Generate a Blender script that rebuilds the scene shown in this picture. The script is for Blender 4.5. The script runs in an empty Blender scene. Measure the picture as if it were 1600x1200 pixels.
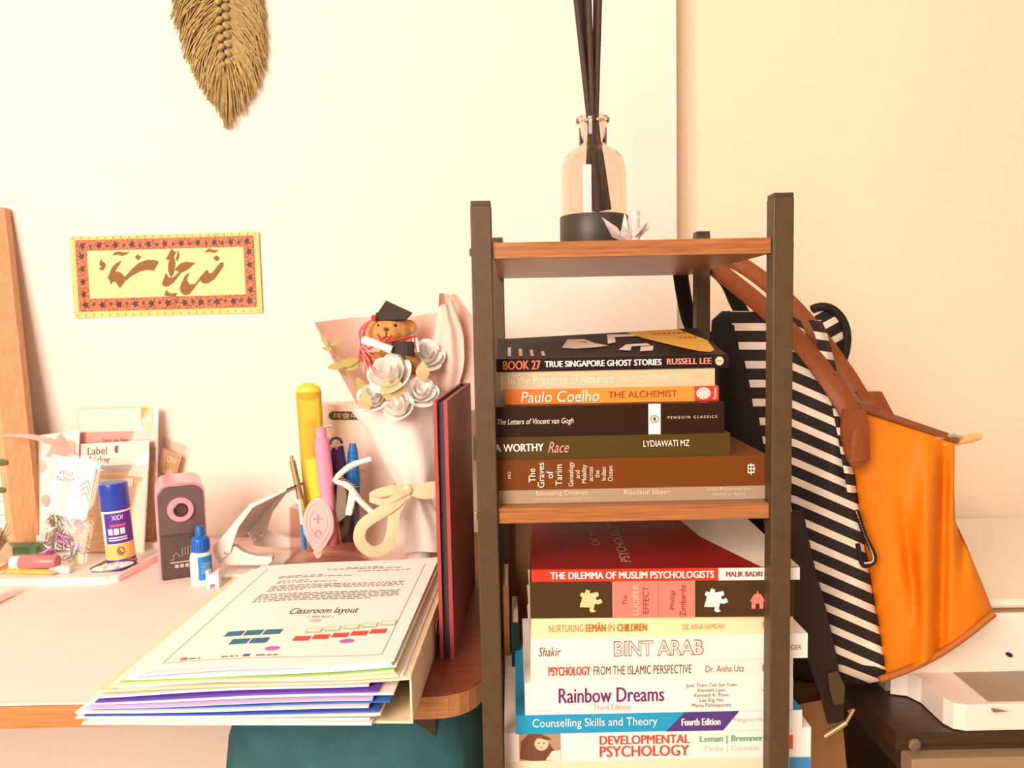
import bpy, bmesh, math, random
from mathutils import Vector, Matrix
random.seed(7)
S = bpy.context.scene
C = S.collection
# ------------------------------------------------------------------ camera
F, PITCH, ROLL, CAMH = 1186.0, math.radians(4.6), math.radians(1.15), 1.11
CM = Matrix.Rotation(math.pi/2-PITCH, 3, 'X') @ Matrix.Rotation(-ROLL, 3, 'Z')
cam = bpy.data.cameras.new('camera'); cam_o = bpy.data.objects.new('camera', cam); C.objects.link(cam_o)
cam.sensor_width = 36; cam.lens = 36*F/1600; cam.clip_start = 0.02
cam_o.matrix_world = Matrix.Translation((0, 0, CAMH)) @ CM.to_4x4()
S.camera = cam_o
# ------------------------------------------------------------------ world, lights, exposure
W = bpy.data.worlds.new('world'); S.world = W; W.use_nodes = True
W.node_tree.nodes['Background'].inputs[0].default_value = (1.0, 0.73, 0.55, 1)
W.node_tree.nodes['Background'].inputs[1].default_value = 0.46
def area(name, loc, target, sx, sy, power, col):
    l = bpy.data.lights.new(name, 'AREA'); l.shape = 'RECTANGLE'; l.size = sx; l.size_y = sy
    l.energy = power; l.color = col
    o = bpy.data.objects.new(name, l); C.objects.link(o); o.location = loc
    o.rotation_euler = (Vector(target)-Vector(loc)).to_track_quat('-Z', 'Y').to_euler()
    return o
area('window_daylight', (-1.15, -1.45, 1.95), (0.1, 1.2, 0.95), 1.4, 1.5, 88, (1.0, 0.81, 0.685))
S.view_settings.view_transform = 'Standard'; S.view_settings.look = 'None'
S.view_settings.gamma = 1; S.view_settings.use_curve_mapping = False
S.view_settings.exposure = 0.42

# ------------------------------------------------------------------ helpers
def ray(px, py): return CM @ Vector(((px-800)/F, (600-py)/F, -1.0))
def A(px, py, Y):                      # pixel on the plane at distance Y
    d = ray(px, py); return Vector((0, 0, CAMH)) + d*(Y/d.y)
def AZ(px, py, z):                     # pixel on the plane at height z
    d = ray(px, py); return Vector((0, 0, CAMH)) + d*((z-CAMH)/d.z)

MATS = {}
def mat(name, col, rough=0.5, metal=0.0, spec=0.5, var=0.0, scale=40, bump=0.0, trans=0.0, alpha=1.0, coat=0.0, ior=1.45, stretch=None, sheen=0.0):
    if name in MATS: return MATS[name]
    m = bpy.data.materials.new(name); m.use_nodes = True; n = m.node_tree.nodes; L = m.node_tree.links
    b = n['Principled BSDF']; I = b.inputs
    c = (col[0], col[1], col[2], 1)
    I['Base Color'].default_value = c; I['Roughness'].default_value = rough; I['Metallic'].default_value = metal
    I['Specular IOR Level'].default_value = spec; I['Transmission Weight'].default_value = trans; I['Alpha'].default_value = alpha
    I['Coat Weight'].default_value = coat; I['IOR'].default_value = ior; I['Coat Roughness'].default_value = 0.12
    I['Sheen Weight'].default_value = sheen
    if var or bump:
        tc = n.new('ShaderNodeTexCoord'); mp = n.new('ShaderNodeMapping'); nz = n.new('ShaderNodeTexNoise')
        nz.inputs['Scale'].default_value = scale; nz.inputs['Detail'].default_value = 5
        if stretch: mp.inputs['Scale'].default_value = stretch
        L.new(tc.outputs['Object'], mp.inputs[0]); L.new(mp.outputs[0], nz.inputs['Vector'])
        if var:
            r = n.new('ShaderNodeValToRGB'); r.color_ramp.elements[0].position = .3; r.color_ramp.elements[1].position = .7
            r.color_ramp.elements[0].color = tuple(max(0, x*(1-var)) for x in col)+(1,)
            r.color_ramp.elements[1].color = tuple(min(1, x*(1+var)) for x in col)+(1,)
            L.new(nz.outputs['Fac'], r.inputs[0]); L.new(r.outputs[0], I['Base Color'])
        if bump:
            bp = n.new('ShaderNodeBump'); bp.inputs['Strength'].default_value = bump; bp.inputs['Distance'].default_value = .002
            L.new(nz.outputs['Fac'], bp.inputs['Height']); L.new(bp.outputs[0], I['Normal'])
    MATS[name] = m
    return m

class G:
    def __init__(s): s.v = []; s.f = []; s.mi = []; s.at = []
    def add(s, vs, fs, mi=0):
        o = len(s.v); s.v += [Vector(p) for p in vs]
        for f in fs: s.f.append([i+o for i in f]); s.mi.append(mi)
        return s
    def box(s, x0, x1, y0, y1, z0, z1, mi=0):
        return s.add([(x, y, z) for z in (z0, z1) for y in (y0, y1) for x in (x0, x1)],
              [(0, 2, 3, 1), (4, 5, 7, 6), (0, 1, 5, 4), (2, 6, 7, 3), (0, 4, 6, 2), (1, 3, 7, 5)], mi)
    def prism(s, poly, d, mi=0):
        n = len(poly); d = Vector(d); vs = [Vector(p) for p in poly]; vs += [p+d for p in vs]
        return s.add(vs, [list(range(n))[::-1], list(range(n, 2*n))]+[(i, (i+1) % n, n+(i+1) % n, n+i) for i in range(n)], mi)
    def poly(s, pts, mi=0): return s.add(pts, [list(range(len(pts)))], mi)
    def tube(s, path, r, seg=8, mi=0, flat=1.0, up=None, cap=True):
        path = [Vector(p) for p in path]; n = len(path)
        rs = r if isinstance(r, (list, tuple)) else [r]*n
        vs = []; pu = Vector(up) if up else None
        for i, p in enumerate(path):
            t = (path[min(i+1, n-1)]-path[max(i-1, 0)]).normalized()
            if pu is None: pu = Vector((0, 0, 1)) if abs(t.z) < .9 else Vector((1, 0, 0))
            a = pu - t*pu.dot(t)
            a = a.normalized() if a.length > 1e-6 else t.orthogonal().normalized()
            b = t.cross(a)
            if not up: pu = a
            for k in range(seg):
                q = 2*math.pi*k/seg; vs.append(p + a*(rs[i]*flat*math.cos(q)) + b*(rs[i]*math.sin(q)))
        fs = [(i*seg+k, i*seg+(k+1) % seg, (i+1)*seg+(k+1) % seg, (i+1)*seg+k) for i in range(n-1) for k in range(seg)]
        if cap: fs += [list(range(seg))[::-1], [(n-1)*seg+k for k in range(seg)]]
        return s.add(vs, fs, mi)
    def lathe(s, prof, c, ax=(0, 0, 1), seg=28, mi=0, sx=1.0, cap=True):
        ax = Vector(ax).normalized(); a = ax.orthogonal().normalized(); b = ax.cross(a); c = Vector(c)
        vs = [c+ax*h+(a*math.cos(2*math.pi*k/seg)*sx+b*math.sin(2*math.pi*k/seg))*r for r, h in prof for k in range(seg)]
        n = len(prof)
        fs = [(i*seg+k, i*seg+(k+1) % seg, (i+1)*seg+(k+1) % seg, (i+1)*seg+k) for i in range(n-1) for k in range(seg)]
        if cap: fs += [list(range(seg))[::-1], [(n-1)*seg+k for k in range(seg)]]
        return s.add(vs, fs, mi)
    def ell(s, c, r, seg=14, rings=9, mi=0, M=None):
        c = Vector(c); vs = []; fs = []
        for i in range(rings+1):
            th = math.pi*i/rings
            for k in range(seg):
                q = 2*math.pi*k/seg
                p = Vector((r[0]*math.sin(th)*math.cos(q), r[1]*math.sin(th)*math.sin(q), r[2]*math.cos(th)))
                vs.append(c+(M @ p if M else p))
        for i in range(rings):
            for k in range(seg): fs.append((i*seg+k, (i+1)*seg+k, (i+1)*seg+(k+1) % seg, i*seg+(k+1) % seg))
        return s.add(vs, fs, mi)
    def grid(s, fn, nu, nv, mi=0, thick=None):
        P = [[Vector(fn(i/nu, j/nv)) for i in range(nu+1)] for j in range(nv+1)]
        vs = [p for r in P for p in r]; w = nu+1
        fs = [(j*w+i, j*w+i+1, (j+1)*w+i+1, (j+1)*w+i) for j in range(nv) for i in range(nu)]
        if thick is not None:
            t = Vector(thick); n = len(vs); vs = vs+[p+t for p in vs]
            fs2 = [tuple(n+i for i in f[::-1]) for f in fs]
            rim = [j for j in range(w)]+[j*w+nu for j in range(1, nv+1)]+[nv*w+i for i in range(nu-1, -1, -1)]+[j*w for j in range(nv-1, 0, -1)]
            fs = fs+fs2+[(rim[k], rim[k-1], n+rim[k-1], n+rim[k]) for k in range(len(rim))]
        return s.add(vs, fs, mi)
    def ring_loft(s, rings, mi=0, cap=True):
        n = len(rings[0]); vs = [p for r in rings for p in r]
        fs = [(j*n+k, j*n+(k+1) % n, (j+1)*n+(k+1) % n, (j+1)*n+k) for j in range(len(rings)-1) for k in range(n)]
        if cap: fs += [list(range(n))[::-1], [(len(rings)-1)*n+k for k in range(n)]]
        return s.add(vs, fs, mi)

ROOT = {}
def part(name, g, m, parent=None, smooth=False, bevel=0.0, local=False, seg=2, fixn=True):
    inv = None
    if parent is not None and not local: inv = ROOT[parent.name].inverted()
    me = bpy.data.meshes.new(name)
    me.from_pydata([tuple(inv @ p) if inv else tuple(p) for p in g.v], [], g.f)
    ms = m if isinstance(m, (list, tuple)) else [m]
    for x in ms: me.materials.append(x)
    if len(ms) > 1:
        for p, k in zip(me.polygons, g.mi): p.material_index = k
    if bevel or fixn:
        bm = bmesh.new(); bm.from_mesh(me)
        if fixn: bmesh.ops.recalc_face_normals(bm, faces=bm.faces)
        if bevel:
            es = [e for e in bm.edges if len(e.link_faces) == 2 and e.calc_face_angle(0) > .5]
            bmesh.ops.bevel(bm, geom=es, offset=bevel, segments=seg, affect='EDGES', profile=.5, clamp_overlap=True)
        bm.to_mesh(me); bm.free()
    if smooth:
        for p in me.polygons: p.use_smooth = True
        try: me.set_sharp_from_angle(angle=math.radians(50))
        except Exception: pass
    o = bpy.data.objects.new(name, me); C.objects.link(o)
    if parent is not None:
        o.parent = parent; ROOT[o.name] = ROOT[parent.name]
    else: ROOT[o.name] = Matrix.Identity(4)
    return o
def tag(o, label=None, cat=None, group=None, kind=None):
    for k, v in (('label', label), ('category', cat), ('group', group), ('kind', kind)):
        if v: o[k] = v
    return o
def thing(name, label, cat, loc=(0, 0, 0), rz=0.0, group=None):
    o = bpy.data.objects.new(name, None); C.objects.link(o); o.empty_display_size = .02
    o.location = loc; o.rotation_euler = (0, 0, rz)
    ROOT[o.name] = Matrix.Translation(loc) @ Matrix.Rotation(rz, 4, 'Z')
    return tag(o, label, cat, group)
def text_geo(body, bold=0.0, shear=0.0, spacing=1.0, align='CENTER'):
    cu = bpy.data.curves.new('lettering', 'FONT'); cu.body = body; cu.offset = bold; cu.shear = shear
    cu.space_character = spacing; cu.align_x = align; cu.resolution_u = 3; cu.space_line = .95
    o = bpy.data.objects.new('lettering', cu); C.objects.link(o)
    dg = bpy.context.evaluated_depsgraph_get(); dg.update()
    me = o.evaluated_get(dg).to_mesh()
    vs = [v.co.copy() for v in me.vertices]; fs = [list(p.vertices) for p in me.polygons]
    o.evaluated_get(dg).to_mesh_clear()
    bpy.data.objects.remove(o); bpy.data.curves.remove(cu)
    x0 = min(v.x for v in vs); x1 = max(v.x for v in vs); y0 = min(v.y for v in vs); y1 = max(v.y for v in vs)
    return [((v.x-x0)/max(x1-x0, 1e-6), (v.y-y0)/max(y1-y0, 1e-6)) for v in vs], fs
def lettering(body, fn, box, m, parent, rot=0, bold=0.0, shear=0.0, spacing=1.0, local=False, name='lettering', align='CENTER'):
    """print body into box (u0,u1,v0,v1) of the surface fn(u,v)->point; rot 90 reads upward"""
    uv, fs = text_geo(body, bold, shear, spacing, align)
    u0, u1, v0, v1 = box; g = G()
    if rot == 90: pts = [fn(u1+(u0-u1)*b, v0+(v1-v0)*a) for a, b in uv]
    else: pts = [fn(u0+(u1-u0)*a, v0+(v1-v0)*b) for a, b in uv]
    g.add(pts, fs)
    return part(name, g, m, parent, local=local, fixn=False)
def quadmap(p00, p10, p11, p01, off=(0, 0, 0)):
    p00, p10, p11, p01 = map(Vector, (p00, p10, p11, p01)); off = Vector(off)
    return lambda u, v: (p00*(1-u)+p10*u)*(1-v)+(p01*(1-u)+p11*u)*v+off
def smoothpath(pts, n=8):
    pts = [Vector(p) for p in pts]; out = []
    for i in range(len(pts)-1):
        p0 = pts[max(i-1, 0)]; p1 = pts[i]; p2 = pts[i+1]; p3 = pts[min(i+2, len(pts)-1)]
        for k in range(n):
            t = k/n
            out.append(.5*((2*p1)+(p2-p0)*t+(2*p0-5*p1+4*p2-p3)*t*t+(3*p1-p0-3*p2+p3)*t**3))
    return out+[pts[-1]]
def lerp_curve(keys, t):
    for (a, va), (b, vb) in zip(keys, keys[1:]):
        if t <= b: return va+(vb-va)*((t-a)/(b-a) if b > a else 0)
    return keys[-1][1]

# ------------------------------------------------------------------ materials
wall_m = mat('wall_paint', (.93, .82, .715), .75, var=.012, scale=60, bump=.05)
wall2_m = mat('wall_paint_shade_tint', (.95, .79, .59), .75, var=.012, scale=60, bump=.05)  # right wall's dimmer light and warm bounce are put into this colour
floor_m = mat('floor_vinyl', (.50, .38, .27), .5, var=.12, scale=8, stretch=(1, 8, 1))
post_m = mat('bronze_metal', (.085, .050, .020), .5, .1, var=.12, scale=90)
white_p = mat('white_plastic', (.90, .85, .78), .35)
paper = mat('white_paper', (.92, .89, .84), .8)
cream_p = mat('cream_card', (.88, .70, .47), .7)
ink = mat('black_ink', (.02, .017, .02), .6)
chrome = mat('chrome', (.75, .70, .62), .2, .9)
def wood(name, c1, c2, axis='X', rough=.35):
    m = bpy.data.materials.new(name); m.use_nodes = True; n = m.node_tree.nodes; L = m.node_tree.links; b = n['Principled BSDF']
    tc = n.new('ShaderNodeTexCoord'); mp = n.new('ShaderNodeMapping'); nz = n.new('ShaderNodeTexNoise'); r = n.new('ShaderNodeValToRGB')
    mp.inputs['Scale'].default_value = (6, 130, 130) if axis == 'X' else ((130, 6, 130) if axis == 'Y' else (130, 130, 6))
    nz.inputs['Scale'].default_value = 3; nz.inputs['Detail'].default_value = 6; nz.inputs['Roughness'].default_value = .65
    r.color_ramp.elements[0].position = .32; r.color_ramp.elements[1].position = .68
    r.color_ramp.elements[0].color = c1+(1,); r.color_ramp.elements[1].color = c2+(1,)
    L.new(tc.outputs['Object'], mp.inputs[0]); L.new(mp.outputs[0], nz.inputs['Vector']); L.new(nz.outputs['Fac'], r.inputs[0])
    L.new(r.outputs[0], b.inputs['Base Color']); b.inputs['Roughness'].default_value = rough
    return m
shelf_w = wood('shelf_walnut', (.25, .085, .022), (.46, .19, .06))
desk_w = wood('desk_red_walnut', (.16, .035, .012), (.33, .085, .028))
edge_w = wood('desk_edge', (.42, .17, .06), (.58, .28, .11))
pine = wood('frame_pine', (.48, .21, .08), (.64, .33, .15), 'Z')
dark_w = wood('dark_veneer', (.03, .016, .009), (.065, .035, .02))

# ------------------------------------------------------------------ setting
WY, WY2, CX = 1.33, 1.40, A(1057, 200, 1.33).x
tag(part('wall_back', G().box(-3, CX, WY, WY+.3, 0, 2.6), wall_m), kind='structure')
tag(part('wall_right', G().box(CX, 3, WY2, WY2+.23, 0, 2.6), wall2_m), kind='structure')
tag(part('floor', G().box(-3, 3, -2.5, WY2+.2, -.05, 0), floor_m), kind='structure')

# ------------------------------------------------------------------ shelf unit
FX0, FX1, FY, BY = -.026, .2565, .727, 1.052
PH = .0098
sh = thing('shelf_unit', 'narrow walnut shelf rack with dark metal posts holding two stacks of books', 'shelf', (.115, .89, 0))
BX0, BX1 = -.018, .2635
for x, y, t in ((FX0, FY, 1.224), (FX1, FY, 1.226), (BX0, BY, 1.226), (BX1, BY, 1.229)):
    p = part('post', G().box(x-PH, x+PH, y-PH, y+PH, 0, t-.004), post_m, sh, bevel=.0012)
    part('post_cap', G().box(x-PH+.0004, x+PH-.0004, y-PH+.0004, y+PH-.0004, t-.0045, t), mat('cap_plastic', (.05, .036, .025), .5), p, bevel=.001)
MIDZ, LOWZ = .9315, .640
for zt in (1.1855, MIDZ, LOWZ, .39, .12):
    b = part('board', G().box(-.0158, .2463, .7225, 1.04, zt-.0152, zt), shelf_w, sh, bevel=.0006)
    if zt in (1.1855, MIDZ):
        part('edge_band', G().box(-.0155, .2460, .7217, .7226, zt-.0148, zt-.0004), edge_w if False else shelf_w, b)
    for x in (FX0-PH-.0012, FX1+PH+.0012):
        part('bolt', G().lathe([(.0001, -.0014), (.0035, -.0012), (.0042, 0), (.0035, .0012), (.0001, .0014)], (x, FY, zt-.008), (1, 0, 0), 12), chrome, sh, smooth=True)

# ------------------------------------------------------------------ books
def cm(c): return mat('cover_%02x%02x%02x' % tuple(int(max(0, min(1, x))*255) for x in c), c, .45, spec=.22, coat=.0)
page_m = mat('book_pages', (.80, .68, .50), .85, var=.12, scale=400, stretch=(.02, .02, 6))
def book(label, x0, x1, yt, yb, zb, Y, D, col, cat='book', group=None, yaw=0, panels=(), texts=(), top=None, gap=.0015, shapes=(), cloth=False):
    cx = (x0+x1)/2
    L = (A(x1, (yt+yb)/2, Y)-A(x0, (yt+yb)/2, Y)).x; xl = A(x0, (yt+yb)/2, Y).x
    T = A(cx, yt, Y).z-A(cx, yb, Y).z
    r = thing('book', label, cat, (xl, Y, zb), math.radians(yaw), group)
    m = col if not isinstance(col, tuple) else (mat('cloth_%d' % int(col[0]*255), col, .85, bump=.3, scale=500, var=.06) if cloth else cm(col))
    c = .0013
    g = G().box(0, L, 0, c, 0, T).box(0, L, c, D, 0, c).box(0, L, c, D, T-c, T)
    cv = part('cover', g, m, r, local=True)
    part('pages', G().box(.0015, L-.0015, c, D-.002, c, T-c), page_m, r, local=True)
    def fx(px): return (px-x0)/(x1-x0)*L
    lay = [.0004]
    def fn(u, v): return Vector((fx(u), -lay[0], v*T))
    fn2 = lambda u, v: Vector((fx(u), -.00022, v*T))
    for (a, b, v0, v1, pc) in panels:
        part('spine_panel', G().poly([fn2(a, v0), fn2(b, v0), fn2(b, v1), fn2(a, v1)]), cm(pc) if isinstance(pc, tuple) else pc, cv, local=True, fixn=False)
    for pts, pc in shapes:
        lay[0] += .00007
        part('spine_mark', G().poly([fn(*p) for p in pts]), cm(pc), cv, local=True, fixn=False)
    for t in texts:
        lay[0] += .00007; body, a, b, v0, v1, tc = t[:6]; kw = t[6] if len(t) > 6 else {}
        kw = dict(kw); fat = kw.pop('fat', 0)
        for d_ in ((-fat, 0, fat) if fat else (0,)):
            lay[0] += .00004; lettering(body, fn, (a+d_, b+d_, v0, v1), cm(tc), cv, local=True, **kw)
    return r, L, T
def circ(cx, cv, ru, rv, n=20): return [(cx+ru*math.cos(2*math.pi*k/n), cv+rv*math.sin(2*math.pi*k/n)) for k in range(n)]
WH = (.90, .86, .80)
# bottom-up, upper compartment.  (zb chained)
UP = 'books on the middle board'
z = MIDZ+.0003; Y = .738
r, L, T = book('thin grey-beige book at the bottom of the stack on the middle board', 782, 1199, 763, 784, z, Y, .15, (.38, .28, .19), group=UP,
   texts=[('Educating Children', 838, 918, .50, .92, (.72, .62, .45)), ('CLASSICAL ADVICE FOR MODERN TIMES', 832, 925, .18, .38, (.68, .56, .38)),
          ('Riyadatul Sibyan', 975, 1046, .42, .88, (.75, .66, .50)), ('Imam Muhammad bin\nAhmad ar-Ramli', 1105, 1172, .30, .95, (.66, .58, .46))])
z += T
r, L, T = book('thick glossy brown book with sideways title, lying under the olive book', 777, 1199, 715.5, 763, z, Y, .23, (.16, .045, .005), group=UP,
   texts=[('The\nGraves\nof\nTarim', 826, 878, .08, .90, WH, dict(rot=90)), ('Genealogy\nand\nMobility\nacross\nthe\nIndian\nOcean', 888, 957, .1, .9, (.8, .72, .62), dict(rot=90)),
          ('HO', 793, 798, .40, .62, (.8, .72, .62), dict(rot=90))],
   shapes=[([(1168, .42), (1178, .42), (1178, .46), (1168, .46)], WH), ([(1168, .66), (1178, .66), (1178, .70), (1168, .70)], WH),
           ([(1168, .42), (1169.2, .42), (1169.2, .70), (1168, .70)], WH), ([(1172.5, .36), (1173.7, .36), (1173.7, .74), (1172.5, .74)], WH),
           ([(1177, .42), (1178.2, .42), (1178.2, .70), (1177, .70)], WH), ([(1168, .55), (1180, .55), (1180, .58), (1168, .58)], WH)])
z += T
r, L, T = book('olive-brown paperback poking out past the left post', 740, 1141, 677.5, 712.5, z, Y+.002, .15, (.075, .045, .008), group=UP,
   texts=[('A WORTHY', 773, 849, .36, .70, WH, dict(fat=.45)), ('Race', 856, 889, .28, .76, (.85, .32, .25), dict(shear=.35)), ('LYDIAWATI MZ', 1005, 1077, .46, .74, WH)])
z += T
r, L, T = book('thick dark brown book with a white band across its spine', 762, 1132, 626.5, 674, z, Y+.004, .145, (.025, .009, .003), group=UP,
   panels=[(1013, 1032, 0, 1, WH)],
   texts=[('The Letters of Vincent van Gogh', 777, 896, .36, .60, (.85, .78, .68), dict(shear=.25)), ('PENGUIN CLASSICS', 1043, 1120, .50, .585, (.8, .72, .62), dict(spacing=1.5))],
   shapes=[(circ(1022.5, .50, 7, .13), (.75, .20, .08)), (circ(1022.5, .50, 5, .09), WH), (circ(1022.5, .50, 2.2, .07), (.10, .05, .03))])
z += T
vz = z
r, L, T = book('orange paperback with handwritten-style author name on its spine', 788, 1123, 596, 619, z, Y+.022, .13, (.78, .21, .03), group=UP,
   panels=[(1085, 1113, 0, 1, (.62, .05, .02)), (1113, 1123, 0, 1, (.62, .05, .02)), (905, 1085, 0, 1, (.80, .30, .05))],
   texts=[('Paulo Coelho', 814, 936, .12, .88, WH, dict(shear=.15)), ('THE ALCHEMIST', 950, 1057, .34, .78, (.35, .06, .02)), ('Thorsons', 1114, 1119, .1, .9, WH, dict(rot=90))],
   shapes=[(circ(1099, .52, 11, .40), WH)]+[([(1099, .5), (1099+10*math.cos(a), .52+.36*math.sin(a)), (1099+10*math.cos(a+.12), .52+.36*math.sin(a+.12))], (.62, .05, .02)) for a in (0, .8, 1.3, 1.8, 2.4, 3.1, 3.9, 4.7, 5.5)])
z += T
r, L, T = book('cream ribbed cloth-look book between the black and orange paperbacks', 782, 1117, 567, 595, z, Y+.026, .13, (.62, .50, .32), group=UP, cloth=True,
   texts=[('In the Presence of Absence', 794, 959, .26, .76, (.82, .74, .60)), ('MAHMOUD DARWISH', 970, 1066, .32, .62, (.80, .72, .56)), ('Archipelago', 1080, 1102, .4, .7, (.72, .62, .45))])
z += T
gb, L, T = book('black paperback on top of the stack with its cover curling up', 775, 1139, 543, 563.5, z, Y+.024, .012, (.016, .006, .005), group=UP,
   texts=[('BOOK 27', 786, 844, .16, .84, (.80, .22, .14), dict(fat=.45)), ('TRUE SINGAPORE GHOST STORIES', 851, 1033, .30, .76, WH, dict(fat=.45)), ('RUSSELL LEE', 1042, 1111, .32, .78, (.82, .30, .22), dict(fat=.45))],
   shapes=[(circ(1124, .52, 6.5, .34), (.85, .62, .48)), ([(1120, .48), (1128, .48), (1128, .56), (1120, .56)], (.6, .15, .1))])
# curled cover and page block of the top book
lift = .030
def gc(u, v, o=0.0):       # u along the spine, v front->back
    return Vector((u*L, .003+v*.125, T+o-.0004+lift*(v**1.3)*(.72+.28*u)-.004*v*v))
part('pages', G().grid(lambda u, v: Vector((.004+u*(L-.006), .012+v*.112, T*.55+(gc(u, v).z-T)*.62*1)), 12, 8, thick=(0, 0, -.006)), page_m, gb, local=True)
part('back_cover', G().box(0, L, .012, .128, 0, .0012), cm((.016, .006, .005)), gb, local=True)
part('pages', G().box(.003, L-.003, .012, .126, .0012, T*.5), page_m, gb, local=True)
fc = part('front_cover', G().grid(lambda u, v: gc(u, v), 20, 12, thick=(0, 0, -.0006)), cm((.016, .006, .005)), gb, local=True, smooth=True)
top = lambda u, v: gc(u, v, .0006)
def dec(name, pts, c, par, fn=top): return part(name, G().poly([fn(*p) for p in pts]), cm(c), par, local=True, fixn=False)
star = [(.64, .96), (.76, .99), (.90, .98), (.985, .55), (.97, .20), (.94, .12), (.90, .16), (.84, .32), (.76, .55), (.70, .72)]
dec('price_burst', star, (.82, .46, .08), fc)
for k, (a, b, v0, v1) in enumerate(((.76, .92, .80, .88), (.80, .95, .62, .70), (.83, .96, .46, .53))):
    lettering(('TWENTY SEVEN', 'TRUE STORIES', 'INSIDE')[k] if False else ('MORE THAN', '1.5 MILLION', 'COPIES')[k] if False else '•••••••', lambda u, v: gc(u, v, .0009), (a, b, v0, v1), cm((.65, .12, .04)), fc, local=True)
dec('cover_flame', [(.30, .45), (.34, .80), (.42, .78), (.46, .60), (.52, .48), (.44, .42), (.36, .40)], (.75, .62, .52), fc)
dec('cover_flame', [(.33, .48), (.36, .70), (.42, .68), (.44, .56), (.40, .46)], (.20, .03, .02), fc)
for pts in ([(.52, .55), (.54, .92), (.66, .88), (.70, .80), (.57, .80), (.56, .60)], [(.55, .30), (.60, .50), (.70, .52), (.71, .44), (.62, .42), (.60, .26)], [(.64, .22), (.66, .40), (.72, .42), (.70, .24)]):
    dec('cover_swirl', pts, (.86, .78, .68), fc)
for k in range(4): dec('cover_print', [(.05+k*.05, .12), (.065+k*.05, .12), (.065+k*.05, .55-.07*k), (.05+k*.05, .55-.07*k)], (.72, .62, .52), fc)

# lower compartment, bottom-up
LO = 'books in the lower compartment'
z = LOWZ+.0003
ztop = A(1010, 1186, .748).z; zz = z
r0 = thing('book', 'cream book with a blue end, at the bottom of the lower stack', 'book', (A(788, 1190, .748).x, .748, z), 0, LO)
L0 = A(1267, 1190, .748).x-A(788, 1190, .748).x; T0 = ztop-z
part('cover', G().box(0, L0, 0, .0013, 0, T0).box(0, L0, .0013, .2, 0, .0013).box(0, L0, .0013, .2, T0-.0013, T0), cm((.84, .74, .56)), r0, local=True)
part('pages', G().box(.0015, L0-.0015, .0013, .198, .0013, T0-.0013), page_m, r0, local=True)
part('spine_panel', G().poly([(L0*.93, -.0003, 0), (L0, -.0003, 0), (L0, -.0003, T0*.94), (L0*.93, -.0003, T0*.94)]), cm((.06, .25, .55)), r0, local=True, fixn=False)
z = ztop
brown = (.16, .07, .035)
r, L, T = book('thick white textbook with red title and a small portrait on its spine', 788, 1267, 1140, 1184.5, z, .748, .205, WH, group=LO,
   panels=[(811, 876, .02, .98, (.42, .28, .18)), (1233, 1239, .25, .75, (.72, .12, .05))],
   texts=[('DEVELOPMENTAL', 937, 1077, .55, .86, (.72, .06, .04), dict(fat=.45)), ('PSYCHOLOGY', 937, 1076, .12, .50, (.72, .06, .04), dict(fat=.45)),
          ('Leman | Bremner', 1093, 1191, .52, .80, (.14, .42, .22), dict(fat=.45)), ('Parke | Gauvain', 1100, 1184, .20, .46, (.58, .64, .48))],
   shapes=[([(812, .1), (830, .02), (860, .02), (868, .3), (858, .62), (848, .95), (826, .97), (814, .7)], brown), (circ(846, .62, 11, .24), (.78, .55, .38)),
           ([(838, .80), (852, .90), (862, .78), (856, .74), (846, .80)], brown), (circ(842, .64, 1.3, .03, 8), brown), (circ(850, .64, 1.3, .03, 8), brown), (circ(846, .5, 2.4, .02, 8), (.55, .2, .14)),
           ([(852, .05), (876, .02), (876, .40), (862, .36)], (.80, .72, .62))])
z += T
r, L, T = book('blue, purple and white paperback above the white textbook', 806, 1253, 1109, 1138.5, z, .746, .175, (.02, .33, .58), group=LO,
   texts=[('Counselling Skills and Theory', 832, 1027, .22, .80, WH), ('Fourth Edition', 1065, 1125, .30, .66, WH, dict(fat=.45)), ('Margaret Hough', 1146, 1206, .38, .66, (.40, .33, .28))],
   shapes=[([(1040, 0), (1130, 0), (1155, 1), (1070, 1)], (.09, .045, .23)), ([(1130, 0), (1253, 0), (1253, 1), (1155, 1)], WH)])
z += T
r, L, T = book('white book with purple title and five author names on its spine', 820, 1239, 1057, 1107, z, .746, .17, WH, group=LO,
   texts=[('Rainbow Dreams', 873, 1037, .36, .82, (.16, .03, .13), dict(fat=.45)), ('Third Edition', 926, 985, .12, .30, (.45, .38, .34)),
          ('June Tham-Toh Syn Yuen\nKenneth Lyen\nKenneth K. Poon\nLee Eng Hin\nManoj Pathnapuram', 1071, 1150, .12, .90, (.12, .09, .08))],
   shapes=[([(1188, .70), (1197, .52), (1197, .60)], (.75, .15, .12))])
z += T
r, L, T = book('white paperback with red and black capitals, under the outlined-title book', 829, 1239, 1022.5, 1054, z, .747, .155, (.88, .83, .72), group=LO, panels=[(1189, 1201, .28, .78, (.80, .74, .62))],
   texts=[('PSYCHOLOGY', 857, 922, .32, .76, (.62, .05, .04), dict(fat=.45)), ('FROM THE ISLAMIC PERSPECTIVE', 927, 1080, .32, .76, (.12, .06, .05)), ('Dr. Aisha Utz', 1102, 1162, .36, .68, (.18, .12, .10)),
          ('III', 1191, 1200, .36, .70, (.2, .15, .1))])
z += T
r, L, T = book('white paperback with an outlined maroon title, reaching past the right post', 829, 1262, 983.5, 1021.5, z, .745, .16, (.90, .86, .78), group=LO,
   texts=[('Shakir', 841, 876, .28, .66, (.18, .05, .04), dict(shear=.25)), ('BINT ARAB', 959, 1099, .22, .86, (.33, .04, .04), dict(bold=.03)), ('BINT ARAB', 960.5, 1097.5, .26, .82, (.90, .86, .78), dict(bold=-.004)),
          ('PRAEGER', 1215, 1252, .36, .56, (.2, .12, .08))])
z += T
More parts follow.
